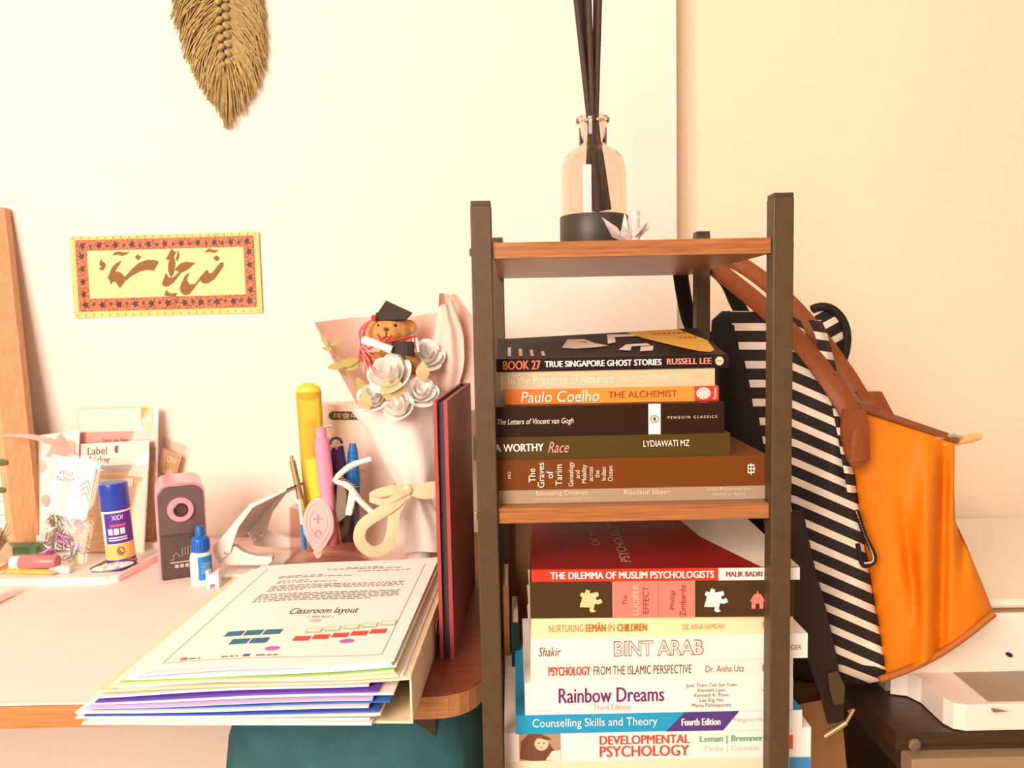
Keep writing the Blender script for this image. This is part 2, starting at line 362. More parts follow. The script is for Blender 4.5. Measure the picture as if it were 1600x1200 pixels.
r, L, T = book('cream paperback with orange capitals on its spine', 830, 1239, 951, 981.5, z, .746, .155, (.86, .74, .45), group=LO, panels=[(1189, 1201, .28, .78, (.80, .66, .36))],
   texts=[('NURTURING', 857, 911, .30, .68, (.50, .23, .03)), ('EEMÂN', 915, 946, .30, .80, (.48, .18, .02), dict(fat=.45)), ('IN', 950, 960, .30, .68, (.50, .23, .03)), ('CHILDREN', 964, 1010, .30, .68, (.48, .18, .02), dict(fat=.45)),
          ('DR. AISHA HAMDAN', 1066, 1131, .32, .60, (.52, .32, .10)), ('III', 1191, 1200, .36, .70, (.4, .3, .15))])
z += T
puz = [(0, .2), (.12, .62), (.02, .72), (.10, .86), (.22, .80), (.30, .98), (.46, .92), (.44, .80), (.80, .86), (.84, .70), (.70, .62), (.74, .50), (.92, .56), (1, .40), (.84, .32), (.66, .34), (.60, .10), (.70, 0), (.50, -.04), (.42, .06), (.46, .18)]
r, L, T = book('thick dark book with puzzle-piece emblems and a pink centre panel on its spine', 828, 1237, 890.5, 947.5, z, .748, .165, (.065, .032, .010), group=LO, yaw=-1.8,
   panels=[(956, 1027, 0, 1, (.72, .22, .17)), (1027.6, 1084, 0, 1, (.72, .22, .17)), (1027, 1027.7, 0, 1, (.35, .06, .05))],
   texts=[('The', 972, 979, .36, .62, (.25, .04, .04), dict(rot=90, shear=.2)), ('LUCIFER', 988, 997, .08, .92, (.88, .62, .40), dict(rot=90)), ('EFFECT', 1003, 1012, .12, .86, (.30, .05, .05), dict(rot=90)),
          ('Philip', 1045, 1054, .22, .74, (.28, .04, .04), dict(rot=90)), ('Zimbardo', 1060, 1069, .04, .90, (.28, .04, .04), dict(rot=90)), ('RANDOM HOUSE', 1194, 1198, .08, .86, (.80, .28, .24), dict(rot=90))],
   shapes=[([(905+36*a, .18+.62*b) for a, b in puz], (.86, .60, .30)), ([(1098+37*a, .16+.64*b) for a, b in puz], WH),
           ([(1171, .22), (1189, .22), (1189, .42), (1192, .42), (1185, .62), (1182, .62), (1180, .72), (1178, .62), (1175, .62), (1168, .42), (1171, .42)], (.78, .22, .18)), ([(1177, .22), (1183, .22), (1183, .36), (1177, .36)], (.065, .032, .010))])
z += T
r, L, T = book('red paperback on top of the lower stack, dark red front cover showing', 830, 1245, 868.5, 887.5, z, .748, .20, (.68, .045, .025), group=LO, yaw=-1.8, panels=[(1120, 1245, 0, 1, WH)],
   texts=[('THE DILEMMA OF MUSLIM PSYCHOLOGISTS', 860, 1113, .22, .80, WH, dict(fat=.45)), ('MALIK BADRI', 1132, 1187, .30, .72, (.30, .05, .05), dict(fat=.45))])
tf = lambda u, v: Vector((u*L, .001+v*.198, T+.0004))
dk = part('front_cover_print', G().poly([tf(0, 0), tf(.86, 0), tf(.72, .55), tf(.68, 1), tf(0, 1)]), cm((.30, .012, .010)), r, local=True, fixn=False)
part('front_cover_panel', G().poly([tf(.86, 0), tf(1, 0), tf(1, 1), tf(.68, 1), tf(.72, .55)]), cm((.82, .74, .62)), r, local=True, fixn=False)
tf2 = lambda u, v: Vector((u*L, .001+v*.198, T+.0007))
lettering('PSYCHOLOGISTS', tf2, (.345, .385, .10, .95), cm((.62, .45, .36)), r, rot=90, local=True)
lettering('OF MUSLIM', tf2, (.25, .285, .40, .98), cm((.62, .45, .36)), r, rot=90, local=True)
lettering('DILEMMA', tf2, (.15, .185, .45, .98), cm((.45, .25, .18)), r, rot=90, local=True)
# two upright books behind the lower stack
for px, wpx, h, c, lb, yy in ((801, 13, .105, (.01, .028, .026), 'dark green upright book behind the lower stack', .90), (790, 9, .14, (.30, .13, .05), 'brown upright book behind the lower stack, beside the left post', .93)):
    b = thing('book', lb, 'book', (A(px, 1100, yy).x, yy, LOWZ+.0003), 0, 'upright books behind the lower stack')
    w = wpx*yy/F
    part('cover', G().box(0, .0012, 0, .10, 0, h).box(w-.0012, w, 0, .10, 0, h).box(.0012, w-.0012, 0, .0012, 0, h), cm(c), b, local=True)
    part('pages', G().box(.0012, w-.0012, .0012, .098, .001, h-.003), page_m, b, local=True)

# ------------------------------------------------------------------ reed diffuser and crystal on top board
TZ = 1.1858
dx = A(928, 350, .86).x; D0 = Vector((dx, .86, TZ)); R = 52.5*.86/F
zb = A(928, 332, .86).z
df = thing('reed_diffuser', 'glass reed diffuser bottle with black base and dark sticks on the top board', 'diffuser', D0)
hb = A(928, 331, .86-R).z-TZ
part('base', G().lathe([(R*.98, 0), (R, .001), (R, hb-.0008), (R*.985, hb), (R*.97, hb), (R*.97, .004)], D0, seg=48), mat('matte_black', (.045, .038, .028), .45, var=.1), df, smooth=True)
zs = lambda py: A(928, py, .86).z-TZ
glass = mat('amber_glass', (.97, .84, .76), .03, trans=1.0, ior=1.45)
Ri = R*.955
prof = [(Ri, hb*.2), (Ri, zs(275)), (Ri*.97, zs(262)), (Ri*.88, zs(248)), (Ri*.72, zs(238)), (Ri*.5, zs(231)), (.0165, zs(229)), (.0155, zs(226)), (.0155, zs(193)), (.0185, zs(191)), (.0188, zs(186)), (.0175, zs(184)),
        (.0125, zs(184)), (.0125, zs(228)), (Ri*.48, zs(234)), (Ri*.70, zs(241)), (Ri*.85, zs(251)), (Ri*.93, zs(264)), (Ri*.955, zs(276)), (Ri*.955, hb*.3), (.001, hb*.3)]
part('bottle', G().lathe(prof, D0, seg=48, cap=False), glass, df, smooth=True)
stick_m = mat('dark_reed', (.055, .033, .018), .7, var=.2, scale=200)
def pA(px, py, Y): return A(px, py, Y)
for (tx, ty, bx, by, dy) in ((894, -60, 942, 330, -.006), (902, -70, 917, 330, .006), (917, -80, 926, 330, -.008), (932, -70, 930, 330, .004), (938, -60, 951, 328, -.002), (909, -64, 934, 330, .010)):
    # the bundle passes the neck at about x=926
    p0 = A(tx, ty, .86+dy*2); p2 = A(bx, by, .86-dy); p1 = A(926+(tx-916)*.22, 188, .86+dy*.4)
    part('reed', G().tube([p0, p1, p2], .0033, 8), stick_m, df, smooth=True)
lettering('H', lambda u, v: A(u, v, .86-R*.8), (970, 977, 297, 288), ink, df) if False else None
cz = TZ; cc = Vector((A(982, 370, .775).x, .775, TZ))
lot = thing('crystal_lotus', 'clear crystal lotus ornament beside the diffuser on the top board', 'ornament', cc)
crys = mat('crystal', (.95, .90, .85), .08, trans=.45, ior=1.5)
for a, ln, tz in ((150, .030, .030), (100, .014, .034), (20, .030, .026), (60, .024, .028), (-40, .024, .022), (200, .026, .022), (250, .022, .020), (-90, .016, .018)):
    d = Vector((math.cos(math.radians(a)), math.sin(math.radians(a))*.6, 0)); tip = cc+d*ln+Vector((0, 0, tz)); s = Vector((-d.y, d.x, 0))*.010
    mid = cc+d*ln*.55+Vector((0, 0, tz*.42)); up = Vector((0, 0, .006))
    part('petal', G().add([cc+Vector((0, 0, .001)), mid+s, tip, mid-s, mid+up-d*.004], [(0, 1, 4), (1, 2, 4), (2, 3, 4), (3, 0, 4), (0, 3, 2, 1)]), crys, lot)
part('candle_tube', G().lathe([(.0048, 0), (.0048, .024), (.0052, .0245), (.0052, .032), (.004, .033)], cc+Vector((.006, -.004, .001)), seg=12), crys, lot, smooth=True)

# ------------------------------------------------------------------ desk
DZ = .74
desk = thing('desk', 'red-brown wooden desk with rounded corner against the wall', 'desk', (-.62, 1.03, 0))
ol = [(-1.3, .724), (-.085, .731)]
for k in range(7):
    a = math.radians(-90+k*15); ol.append((-.082+.045*math.cos(a), .776+.045*math.sin(a)))
ol += [(-.037, 1.325), (-1.3, 1.325)]
dt = part('desktop', G().prism([(x, y, DZ-.0235) for x, y in ol], (0, 0, .0235)), desk_w, desk)
eb = []
for i, (x, y) in enumerate(ol[:-2]): eb.append((x, y))
g = G()
for (a, b) in zip(eb, eb[1:]):
    n = Vector((b[1]-a[1], -(b[0]-a[0]), 0)).normalized()*.0007
    g.add([(a[0]+n.x, a[1]+n.y, DZ-.0233), (b[0]+n.x, b[1]+n.y, DZ-.0233), (b[0]+n.x, b[1]+n.y, DZ-.0003), (a[0]+n.x, a[1]+n.y, DZ-.0003)], [(0, 1, 2, 3)])
part('edge_band', g, edge_w, dt, fixn=False)
for x in (-.12, -1.22):
    for y in (.86, 1.27): part('leg', G().box(x-.025, x+.025, y-.025, y+.025, 0, DZ-.0235), dark_w, desk)
pink_m = mat('pink_leather', (.95, .73, .66), .6, var=.02, scale=120, bump=.08)
mt = part('desk_mat', G().box(-1.25, -.14, .7275, 1.318, DZ, DZ+.0018), pink_m, bevel=.0008)
tag(mt, 'pale pink leather desk mat covering the desk', 'desk mat')
g = G()
for k in range(150): g.box(-1.24+k*.0073, -1.2355+k*.0073, .7315, .7321, DZ+.0017, DZ+.0022)
part('stitching', g, mat('stitch', (.75, .52, .42), .8), mt)
DZM = DZ+.0019

# ------------------------------------------------------------------ binder and papers
bl0, br0 = Vector((-.388, .688, DZM)), Vector((-.098, .676, DZM))
ux = (br0-bl0).normalized(); uy = Vector((-ux.y, ux.x, 0)); BWd = (br0-bl0).length; BL = .315
bind = thing('lever_arch_binder', 'bulging cream lever arch binder lying on the desk edge', 'binder', bl0)
def bp(u, v, z): return bl0+ux*(u*BWd)+uy*(v*BL)+Vector((0, 0, z))
def slab(u0, u1, v0, v1, zf, th, nu=16, nv=8, jit=0): return G().grid(lambda a, b: bp(u0+(u1-u0)*a, v0+(v1-v0)*b, zf(a, b)), nu, nv, thick=(0, 0, th))
card = mat('binder_card', (.87, .70, .48), .6, var=.04, scale=80)
SPH = .047
part('back_board', G().prism([bp(0, 0, 0), bp(1, 0, 0), bp(1, 1, 0), bp(0, 1, 0)], (0, 0, .0025)), card, bind)
sp = part('spine', G().prism([bp(.992, 0, 0), bp(1, 0, 0), bp(1, 1, 0), bp(.992, 1, 0)], (0, 0, SPH)), card, bind, bevel=.0008)
fr = .10
part('finger_ring', G().tube([bp(1.0025, .52, .024)+uy*(.0105*math.cos(a))+Vector((0, 0, .0105*math.sin(a))) for a in [k*math.pi/10 for k in range(21)]], .0016, 8), chrome, sp, smooth=True)
part('finger_hole', G().lathe([(.0095, 0), (.0095, .0006)], bp(1.0005, .52, .024), ux, 20), mat('hole_dark', (.05, .03, .02), .8), sp)
topz = lambda a, b: .031+.0145*a**1.5+.002*math.sin(a*5)
part('front_board', slab(-.02, 1, -.01, 1, topz, .0022), card, bind, smooth=True)
cols = [(.92, .89, .84), (.90, .86, .80), (.32, .55, .38), (.91, .88, .83), (.05, .11, .52), (.90, .87, .85), (.03, .16, .55), (.62, .52, .80), (.92, .89, .84), (.14, .06, .50), (.90, .86, .82)]
n = len(cols)
for k, c in enumerate(cols):
    w = random.uniform(-.03, .02)
    zf = lambda a, b, k=k: 0.003+(k/n)*(.0255+.013*a)+.0012*math.sin(a*6+k*.5)*(k/n)
    thk = (.027/n)*.82 if c[0] > .8 else .0012
    part('sheets', slab(-.05+w if c[0] > .8 else -.02+w, .90+random.uniform(-.04, .05), -.02+w*.6, .96, zf, thk, 14, 4), mat('sheet_%d' % k, c, .75), bind, smooth=True)
# loose papers on the binder
lp = thing('paper_pile', 'pile of loose white papers with coloured dividers on the binder', 'papers', bp(0, 0, .047))
def wp(px, py, z): return AZ(px, py, z)
def pz(k): return .795+.0028*k
pile = [(.90, .86, .78), (.92, .89, .84), (.90, .80, .25), (.92, .90, .86), (.42, .62, .25), (.91, .88, .84), (.90, .88, .86), (.78, .76, .84), (.92, .89, .84)]
def pilez(a, b): return (topz(a, b)+.0026)
for k, c in enumerate(pile):
    th = .0015 if c[0] > .89 else .0009
    w = random.uniform(-.02, .03)
    zf = lambda a, b, k=k: pilez(a, b)+k*.0017+.0012*math.sin(a*4+k*.7)*(1-b)-.002*a*(k/9)
    part('sheets', slab(.02+w+.010*k, .965+w*.4-.004*k, -.015+abs(w)*.6, .985, zf, th, 16, 5), mat('pile_%d' % k, c, .75), lp, smooth=True)
zt = lambda a, b: pilez(a, b)+9*.0017+.0012*math.sin(a*4+6.0)*(1-b)-.002*a+.0006
doc = thing('printed_page', 'printed page headed Classroom layout lying on top of the paper pile', 'paper', bp(.1, 0, .062))
U0, U1, V0, V1 = .115, .945, .0, .985
pg = part('sheet', slab(U0, U1, V0, V1, lambda a, b: zt(a, b), .0003, 16, 8), mat('page_top', (.93, .90, .86), .7), doc, smooth=True)
def dm(u, v, off=.0007): 
    a = .06+.88*u; b = .05+.90*v
    return bp(U0+(U1-U0)*a, V0+(V1-V0)*b, zt(a, b)+off)
def dbox(u0, u1, v0, v1, c, name='print'): 
    g = G(); nseg = max(1, int((u1-u0)*12))
    g.grid(lambda a, b: dm(u0+(u1-u0)*a, v0+(v1-v0)*b), nseg, max(1, int((v1-v0)*8)))
    return part(name, g, cm(c), doc, fixn=False)
GI = (.10, .11, .18)
for y0, y1, x0, x1 in ((0, .004, 0, 1), (0, 1, 0, .004), (0, .97, .996, 1)): dbox(x0, x1, y0, y1, (.45, .42, .42), 'page_border')
g = G()
def tline(v, u0, u1, h=.007):
    u = u0
    while u < u1-.01:
        w = random.uniform(.012, .05); 
        g.add([dm(u, v), dm(min(u+w, u1), v), dm(min(u+w, u1), v+h), dm(u, v+h)], [(0, 1, 2, 3)]); u += w+.009
for v, a, b in ((.955, .52, .74), (.935, .40, .86), (.90, .60, .92), (.865, .14, .42), (.845, .14, .60), (.80, .16, .34), (.775, .16, .52)): tline(v, a, b)
for k in range(4): tline(.735-k*.020, .15, .93 if k < 3 else .36)
for k in range(5): tline(.630-k*.020, .13, .93 if k < 4 else .80)
part('text_lines', g, cm(GI), doc, fixn=False)
lettering('Classroom layout', dm, (.40, .76, .375, .455), ink, doc)
lettering('[  White Board  ]', dm, (.52, .65, .345, .370), cm(GI), doc)
def el(cu, cv, c, ru=.035, rv=.018): part('table_oval', G().poly([dm(cu+ru*math.cos(k*.3142), cv+rv*math.sin(k*.3142)) for k in range(20)]), cm(c), doc, fixn=False)
el(.57, .322, (.68, .50, .66), .03, .014); el(.47, .075, (.50, .14, .52)); el(.80, .125, (.50, .14, .52))
TE = (.01, .15, .25)
for k in range(3): dbox(.17+k*.095, .255+k*.095, .20, .245, TE, 'seat_box')
for k in range(2): dbox(.235+k*.095, .32+k*.095, .125, .170, TE, 'seat_box')
for k in range(5): dbox(.535+k*.088, .613+k*.088, .135+.012*k, .175+.012*k, (.74, .07, .06), 'seat_box')
for k in range(5):
    dbox(.565+k*.088, .643+k*.088, .205+.012*k, .250+.012*k, (.40, .60, .28), 'seat_box'); 
    part('seat_box_fill', G().poly([dm(.571+k*.088, .211+.012*k, .0009), dm(.637+k*.088, .211+.012*k, .0009), dm(.637+k*.088, .244+.012*k, .0009), dm(.571+k*.088, .244+.012*k, .0009)]), cm((.84, .86, .72)), doc, fixn=False)
dbox(.07, .10, .015, .035, (.62, .10, .12)); dbox(.36, .39, .015, .035, TE)
g = G(); tline(.018, .11, .17, .008); tline(.018, .26, .34, .008); tline(.018, .42, .52, .008); part('text_lines', g, cm(GI), doc, fixn=False)

# ------------------------------------------------------------------ maroon folder standing on the desk
f0 = AZ(699, 1031, DZ); fd = Vector((.012, .24, 0)); fh = A(699, 626, .814).z-DZ
fo = thing('certificate_folder', 'maroon hardcover folder standing upright beside the binder', 'folder', (f0.x, f0.y, DZ))
mar = mat('maroon_leatherette', (.23, .045, .032), .5, bump=.2, scale=300, var=.08); rim = mat('maroon_edge', (.40, .06, .06), .45)
nx = Vector((1, -.05, 0)).normalized()
for s in (-1, 1):
    o = Vector((f0.x, f0.y, DZ))+nx*(s*.0058)
    b = part('cover', G().prism([o-nx*.0018, o+nx*.0018, o+nx*.0018+fd, o-nx*.0018+fd], (0, 0, fh)), mar, fo)
    part('cover_edge', G().prism([o-nx*.0022-fd*.004, o+nx*.0022-fd*.004, o+nx*.0022, o-nx*.0022], (0, 0, fh)), rim, b, bevel=.0006)
o = Vector((f0.x, f0.y, DZ))
part('inner_leaf', G().prism([o-nx*.0038+fd*.02, o+nx*.0038+fd*.02, o+nx*.0038+fd*.98, o-nx*.0038+fd*.98], (0, 0, fh-.004)), mat('dark_inner', (.05, .03, .05), .5), fo)
part('spine', G().prism([o-nx*.0076+fd, o+nx*.0076+fd, o+nx*.0076+fd*1.01, o-nx*.0076+fd*1.01], (0, 0, fh)), mar, fo)

# ------------------------------------------------------------------ wall decorations
# calligraphy sheet
YP = WY-.0015
c4 = [A(117, 497, YP), A(411, 489, YP), A(405, 362, YP), A(109, 370, YP)]
po = thing('calligraphy_print', 'yellow calligraphy print with red ornamental border taped to the wall', 'wall art', c4[0])
q = quadmap(*c4)
def curl(u, v, o=0): 
    p = q(u, v); p.y -= o+.004*max(0, u-.7)**2*8+.003*max(0, .15-u)*4; return p
gp = lambda u0, u1, v0, v1, o: G().grid(lambda a, b: curl(u0+(u1-u0)*a, v0+(v1-v0)*b, o), 24, 6)
part('sheet', gp(0, 1, 0, 1, 0), mat('print_yellow', (.83, .60, .22), .6, var=.12, scale=30), po, fixn=False)
bandm = bpy.data.materials.new('ornament_band'); bandm.use_nodes = True
nn = bandm.node_tree.nodes; ll = bandm.node_tree.links; vo = nn.new('ShaderNodeTexVoronoi'); vo.inputs['Scale'].default_value = 260; tcn = nn.new('ShaderNodeTexCoord')
rr = nn.new('ShaderNodeValToRGB'); rr.color_ramp.elements[0].position = .25; rr.color_ramp.elements[0].color = (.16, .055, .03, 1); rr.color_ramp.elements[1].position = .5; rr.color_ramp.elements[1].color = (.58, .17, .07, 1)
ll.new(tcn.outputs['Object'], vo.inputs['Vector']); ll.new(vo.outputs['Distance'], rr.inputs[0]); ll.new(rr.outputs[0], nn['Principled BSDF'].inputs['Base Color']); nn['Principled BSDF'].inputs['Roughness'].default_value = .6
g = G()
for u0, u1, v0, v1 in ((.028, .972, .82, .955), (.028, .972, .075, .235), (.028, .088, .235, .82), (.915, .972, .235, .82)): g.grid(lambda a, b: curl(u0+(u1-u0)*a, v0+(v1-v0)*b, .0004), 20, 4)
part('border_band', g, bandm, po, fixn=False)
part('panel', gp(.088, .915, .235, .82, .0004), mat('panel_yellow', (.88, .70, .33), .6, var=.06, scale=25), po, fixn=False)
g = G(); g2 = G()
def flower(gx, u, v, s):
    gx.poly([curl(u+s*.36*r_*math.cos(a), v+s*r_*math.sin(a), .0007) for a, r_ in [(k*math.pi/5, (1 if k % 2 else .5)) for k in range(10)]])
for k in range(11):
    flower(g, .065+k*.087, .885, .05); flower(g, .065+k*.087, .155, .055)
    if k < 10: flower(g2, .108+k*.087, .875, .03); flower(g2, .108+k*.087, .165, .03)
for k in range(4):
    flower(g, .058, .29+k*.155, .05); flower(g, .943, .29+k*.155, .05)
part('border_motifs', g, cm((.09, .04, .03)), po, fixn=False); part('border_motifs', g2, cm((.12, .05, .03)), po, fixn=False)
g = G()
for k in range(24):
    for v in (.03, .978): g.poly([curl(.02+k*.0418, v-.018, .0004), curl(.024+k*.0418, v, .0004), curl(.02+k*.0418, v+.018, .0004), curl(.016+k*.0418, v, .0004)])
part('edge_marks', g, cm((.50, .25, .07)), po, fixn=False)
strokes = [
 [(395, 420), (408, 385), (425, 345), (455, 315), (492, 300), (465, 340), (445, 375), (470, 375), (490, 385), (512, 415), (560, 360), (610, 315), (670, 293), (720, 295), (748, 305), (715, 368), (670, 362), (615, 375), (560, 405), (515, 440), (478, 490), (462, 468), (455, 450), (430, 445), (412, 465), (412, 440)],
 [(362, 278), (350, 300), (372, 312), (382, 330), (365, 362), (345, 366), (335, 350), (352, 342), (336, 325), (342, 302)],
 [(428, 262), (445, 240), (480, 236), (510, 243), (546, 239), (520, 258), (495, 266), (460, 256)],
 [(603, 255), (626, 273), (605, 297), (583, 277)], [(836, 219), (868, 240), (838, 297), (799, 290)], [(880, 224), (893, 262), (876, 305), (866, 285), (876, 262)],
 [(850, 262), (864, 320), (848, 395), (830, 412), (813, 360), (818, 310)],
 [(773, 460), (800, 383), (815, 415), (850, 416), (890, 378), (858, 362), (900, 318), (940, 306), (1000, 315), (952, 358), (900, 385), (850, 450), (812, 478), (785, 478)],
 [(788, 542), (803, 498), (815, 520), (840, 528), (878, 522), (862, 547)],
 [(898, 480), (928, 412), (962, 378), (940, 430), (965, 466), (1005, 460), (1035, 415), (1085, 360), (1096, 388), (1120, 385), (1178, 312), (1198, 312), (1195, 340), (1130, 430), (1085, 457), (1055, 455), (1035, 432), (1000, 478), (960, 530), (925, 538), (900, 515)],
 [(1150, 262), (1173, 281), (1152, 303), (1128, 283)], [(1064, 242), (1098, 214), (1130, 226), (1170, 225), (1132, 244), (1100, 236)]]
iq = [(165, 695), (1470, 672), (1443, 100), (133, 128)]
for si, s in enumerate(strokes):
    pts = []
    for (x, y) in s:
        # crop pixel -> image pixel -> sheet plane
        p = A(80+x/4.444, 340+y/4.444, YP); p.y = YP-.0014-.0001*si; pts.append(p)
    part('calligraphy_stroke', G().poly(pts), mat('brown_ink', (.24, .105, .016), .6), po, fixn=False)

# macrame feather
mc = Vector((A(345, 0, WY).x, WY-.012, A(345, 0, WY).z))
mac = thing('macrame_feather', 'olive macrame feather hanging on the wall', 'wall hanging', A(352, 105, WY-.012))
mm = mat('olive_cotton', (.44, .32, .115), .9, var=.25, scale=150, sheen=.3)
spine_pts = [(343, -190), (345, -60), (346, 0), (350, 60), (353, 103)]
def sp_at(t):
    y = -170+t*273; x = lerp_curve([(-190, 343), (-60, 345), (0, 346), (60, 350), (110, 353)], y); return x, y
g = G()
left_e = [(-190, 322), (-120, 290), (-40, 272), (30, 266), (50, 276), (90, 288), (140, 312), (170, 335), (200, 356)]
right_e = [(-190, 365), (-120, 395), (-40, 408), (10, 411), (60, 417), (105, 415), (150, 398), (175, 382), (200, 362)]
for k in range(1500):
    t = random.random()**.8; x, y = sp_at(t); sd = random.choice((-1, 1))
    ln = random.uniform(.75, 1.0)
    ye = y+random.uniform(40, 100)+max(0, (t-.75))*120*random.random()
    ye = min(ye, 200); ex = lerp_curve(left_e if sd < 0 else right_e, ye)
    ex = x+(ex-x)*ln*(1 if t < .93 else random.random())
    d = random.uniform(.004, .022)
    p0 = A(x+sd*4, y, WY-.014); p1 = A(x+(ex-x)*.55, y+(ye-y)*.28, WY-d-.003); p2 = A(x+(ex-x)*.88, y+(ye-y)*.66, WY-d); p3 = A(ex+random.uniform(-3, 3), ye, WY-d*.6-.002)
    g.tube([p0, p1, p2, p3], [.0011, .0011, .0010, .0008], 3, cap=False)
tag(part('fringe', g, mm, mac, smooth=True, fixn=False), kind='stuff')
for k in range(20):
    x, y = sp_at(k/19*.99); c = A(x, y, WY-.020)
    for s in (-1, 1):
        part('knot', G().ell(c+Vector((s*.0055, 0, (.003 if s > 0 else -.002))), (.0075, .006, .0048), 10, 6, M=Matrix.Rotation(s*.6, 3, 'Y')), mm, mac, smooth=True)

# leaning wooden frame with grid board
fb = AZ(62, 845, DZ+.004); 
Yb, Yt = 1.24, 1.31
fr_o = thing('wooden_frame', 'leaning pine frame around a white grid board', 'frame', (A(40, 850, Yb).x, Yb, DZ))
def fp(px, py): 
    t = (850-py)/525; return A(px, py, Yb+(Yt-Yb)*t)
dpt = Vector((0, .016, 0))
part('stile', G().prism([fp(22, 850), fp(63, 850), fp(7, 324), fp(-34, 324)], dpt), pine, fr_o, bevel=.001)
part('stile_inner_lip', G().prism([fp(12, 845), fp(24, 845), fp(-32, 330), fp(-44, 330)], dpt*.6), wood('pine_lip', (.62, .33, .14), (.76, .45, .22), 'Z'), fr_o)
part('bottom_rail', G().prism([fp(-360, 870), fp(22, 850), fp(18, 815), fp(-364, 835)], dpt), pine, fr_o)
part('top_rail', G().prism([fp(-420, 345), fp(-34, 324), fp(-30, 360), fp(-416, 380)], dpt), pine, fr_o)
part('far_stile', G().prism([fp(-400, 870), fp(-360, 870), fp(-416, 345), fp(-456, 345)], dpt), pine, fr_o)
gm = bpy.data.materials.new('grid_board'); gm.use_nodes = True; nn = gm.node_tree.nodes; ll = gm.node_tree.links
br = nn.new('ShaderNodeTexBrick'); br.offset = 0; br.inputs['Color1'].default_value = br.inputs['Color2'].default_value = (.88, .83, .72, 1); br.inputs['Mortar'].default_value = (.45, .35, .22, 1)
br.inputs['Scale'].default_value = 1; br.inputs['Brick Width'].default_value = .0225; br.inputs['Row Height'].default_value = .0225; br.inputs['Mortar Size'].default_value = .0007
tcn = nn.new('ShaderNodeTexCoord'); mp = nn.new('ShaderNodeMapping'); mp.inputs['Rotation'].default_value = (math.radians(90), 0, 0)
ll.new(tcn.outputs['Object'], mp.inputs[0]); ll.new(mp.outputs[0], br.inputs['Vector']); ll.new(br.outputs['Color'], nn['Principled BSDF'].inputs['Base Color'])
part('grid_board', G().prism([fp(-350, 840), fp(14, 836), fp(-42, 345), fp(-410, 350)], (0, .004, 0)), gm, fr_o)
leafm = mat('green_leaf', (.10, .13, .035), .6)
for px, py, s in ((4, 722, 9), (2, 765, 8), (-14, 700, 9)):
    part('leaf', G().poly([fp(px+s*math.cos(a)*1.1, py+s*.6*math.sin(a))+Vector((0, -.003, 0)) for a in [k*.628 for k in range(10)]]), leafm, fr_o, fixn=False)

# ------------------------------------------------------------------ tray and stationery on it
ty0 = AZ(100, 914, DZM).y
tr = thing('desk_tray', 'white plastic desk tray with upturned rim holding stationery', 'tray', (-.72, 1.19, DZM))
x1 = AZ(183, 911, DZM).x; o2 = [(-.98, ty0), (x1-.012, ty0), (x1, ty0+.008), (x1+.016, ty0+.165), (x1+.012, ty0+.172), (-.98, ty0+.172)]
i2 = [(-.974, ty0+.006), (x1-.016, ty0+.006), (x1-.007, ty0+.013), (x1+.009, ty0+.163), (-.974, ty0+.166)]
part('tray_base', G().prism([(x, y, DZM) for x, y in o2], (0, 0, .003)), white_p, tr)
g = G(); 
for a, b in zip(o2, o2[1:]+o2[:1]):
    d = Vector((b[0]-a[0], b[1]-a[1], 0)); nrm = Vector((-d.y, d.x, 0)).normalized()*.004
    A0, B0 = Vector((a[0], a[1], DZM+.003)), Vector((b[0], b[1], DZM+.003)); h = Vector((0, 0, .0085)); out = -nrm*.6
    g.add([A0, B0, B0+nrm, A0+nrm, A0+h+out, B0+h+out, B0+nrm+h+out, A0+nrm+h+out], [(0, 1, 5, 4), (2, 3, 7, 6), (4, 5, 6, 7), (0, 3, 2, 1), (0, 4, 7, 3), (1, 2, 6, 5)])
part('rim', g, white_p, tr)
TZ2 = DZM+.0034
# glue stick
gl = Vector((A(192, 893, 1.15).x, 1.15, TZ2)); gx = (Matrix.Rotation(math.radians(-3.2), 3, 'Y') @ Vector((0, 0, 1)))
gs = thing('glue_stick', 'large blue and white glue stick standing in the tray', 'glue stick', gl)
r_ = .0205; blue = mat('glue_blue', (.015, .05, .42), .3, coat=.4); purp = mat('glue_purple', (.10, .03, .32), .35)
part('foot', G().lathe([(r_*.97, 0), (r_, .001), (r_, .016), (r_*.98, .017)], gl, gx), purp, gs, smooth=True)
bd = part('body', G().lathe([(r_, .017), (r_, .092)], gl, gx), white_p, gs, smooth=True)
part('cap', G().lathe([(r_*1.01, .092), (r_*1.02, .093), (r_*1.02, .128), (r_*.98, .1325), (r_*.8, .134), (.001, .134)], gl, gx), blue, gs, smooth=True)
def cyl_patch(c, ax, rad, a0, a1, h0, h1, n=14):
    ax = ax.normalized(); fx_ = Vector((0, -1, 0)); fx_ = (fx_-ax*fx_.dot(ax)).normalized(); sx_ = fx_.cross(ax)*-1
    return lambda u, v: c+ax*(h0+(h1-h0)*v)+(fx_*math.cos(a0+(a1-a0)*u)+sx_*math.sin(a0+(a1-a0)*u))*rad
def sgn(ax):
    return 1
f_ = cyl_patch(gl, gx, r_*1.012, -.45, 1.7, .042, .089); part('label_purple', G().grid(f_, 14, 2), purp, bd, fixn=False, smooth=True)
f2 = cyl_patch(gl, gx, r_*1.012, -.75, 1.7, .0175, .041); part('label_yellow', G().grid(f2, 14, 2), mat('glue_yellow', (.80, .55, .16), .4), bd, fixn=False, smooth=True)
f3 = cyl_patch(gl, gx, r_*1.025, -.45, 1.7, .042, .089)
lettering('XIDI', f3, (.28, .62, .78, .93), white_p, bd)
for k in range(3): part('label_icon', G().grid(lambda a, b, k=k: f3(.12+k*.19+a*.15, .30+b*.20), 3, 1), white_p, bd, fixn=False)
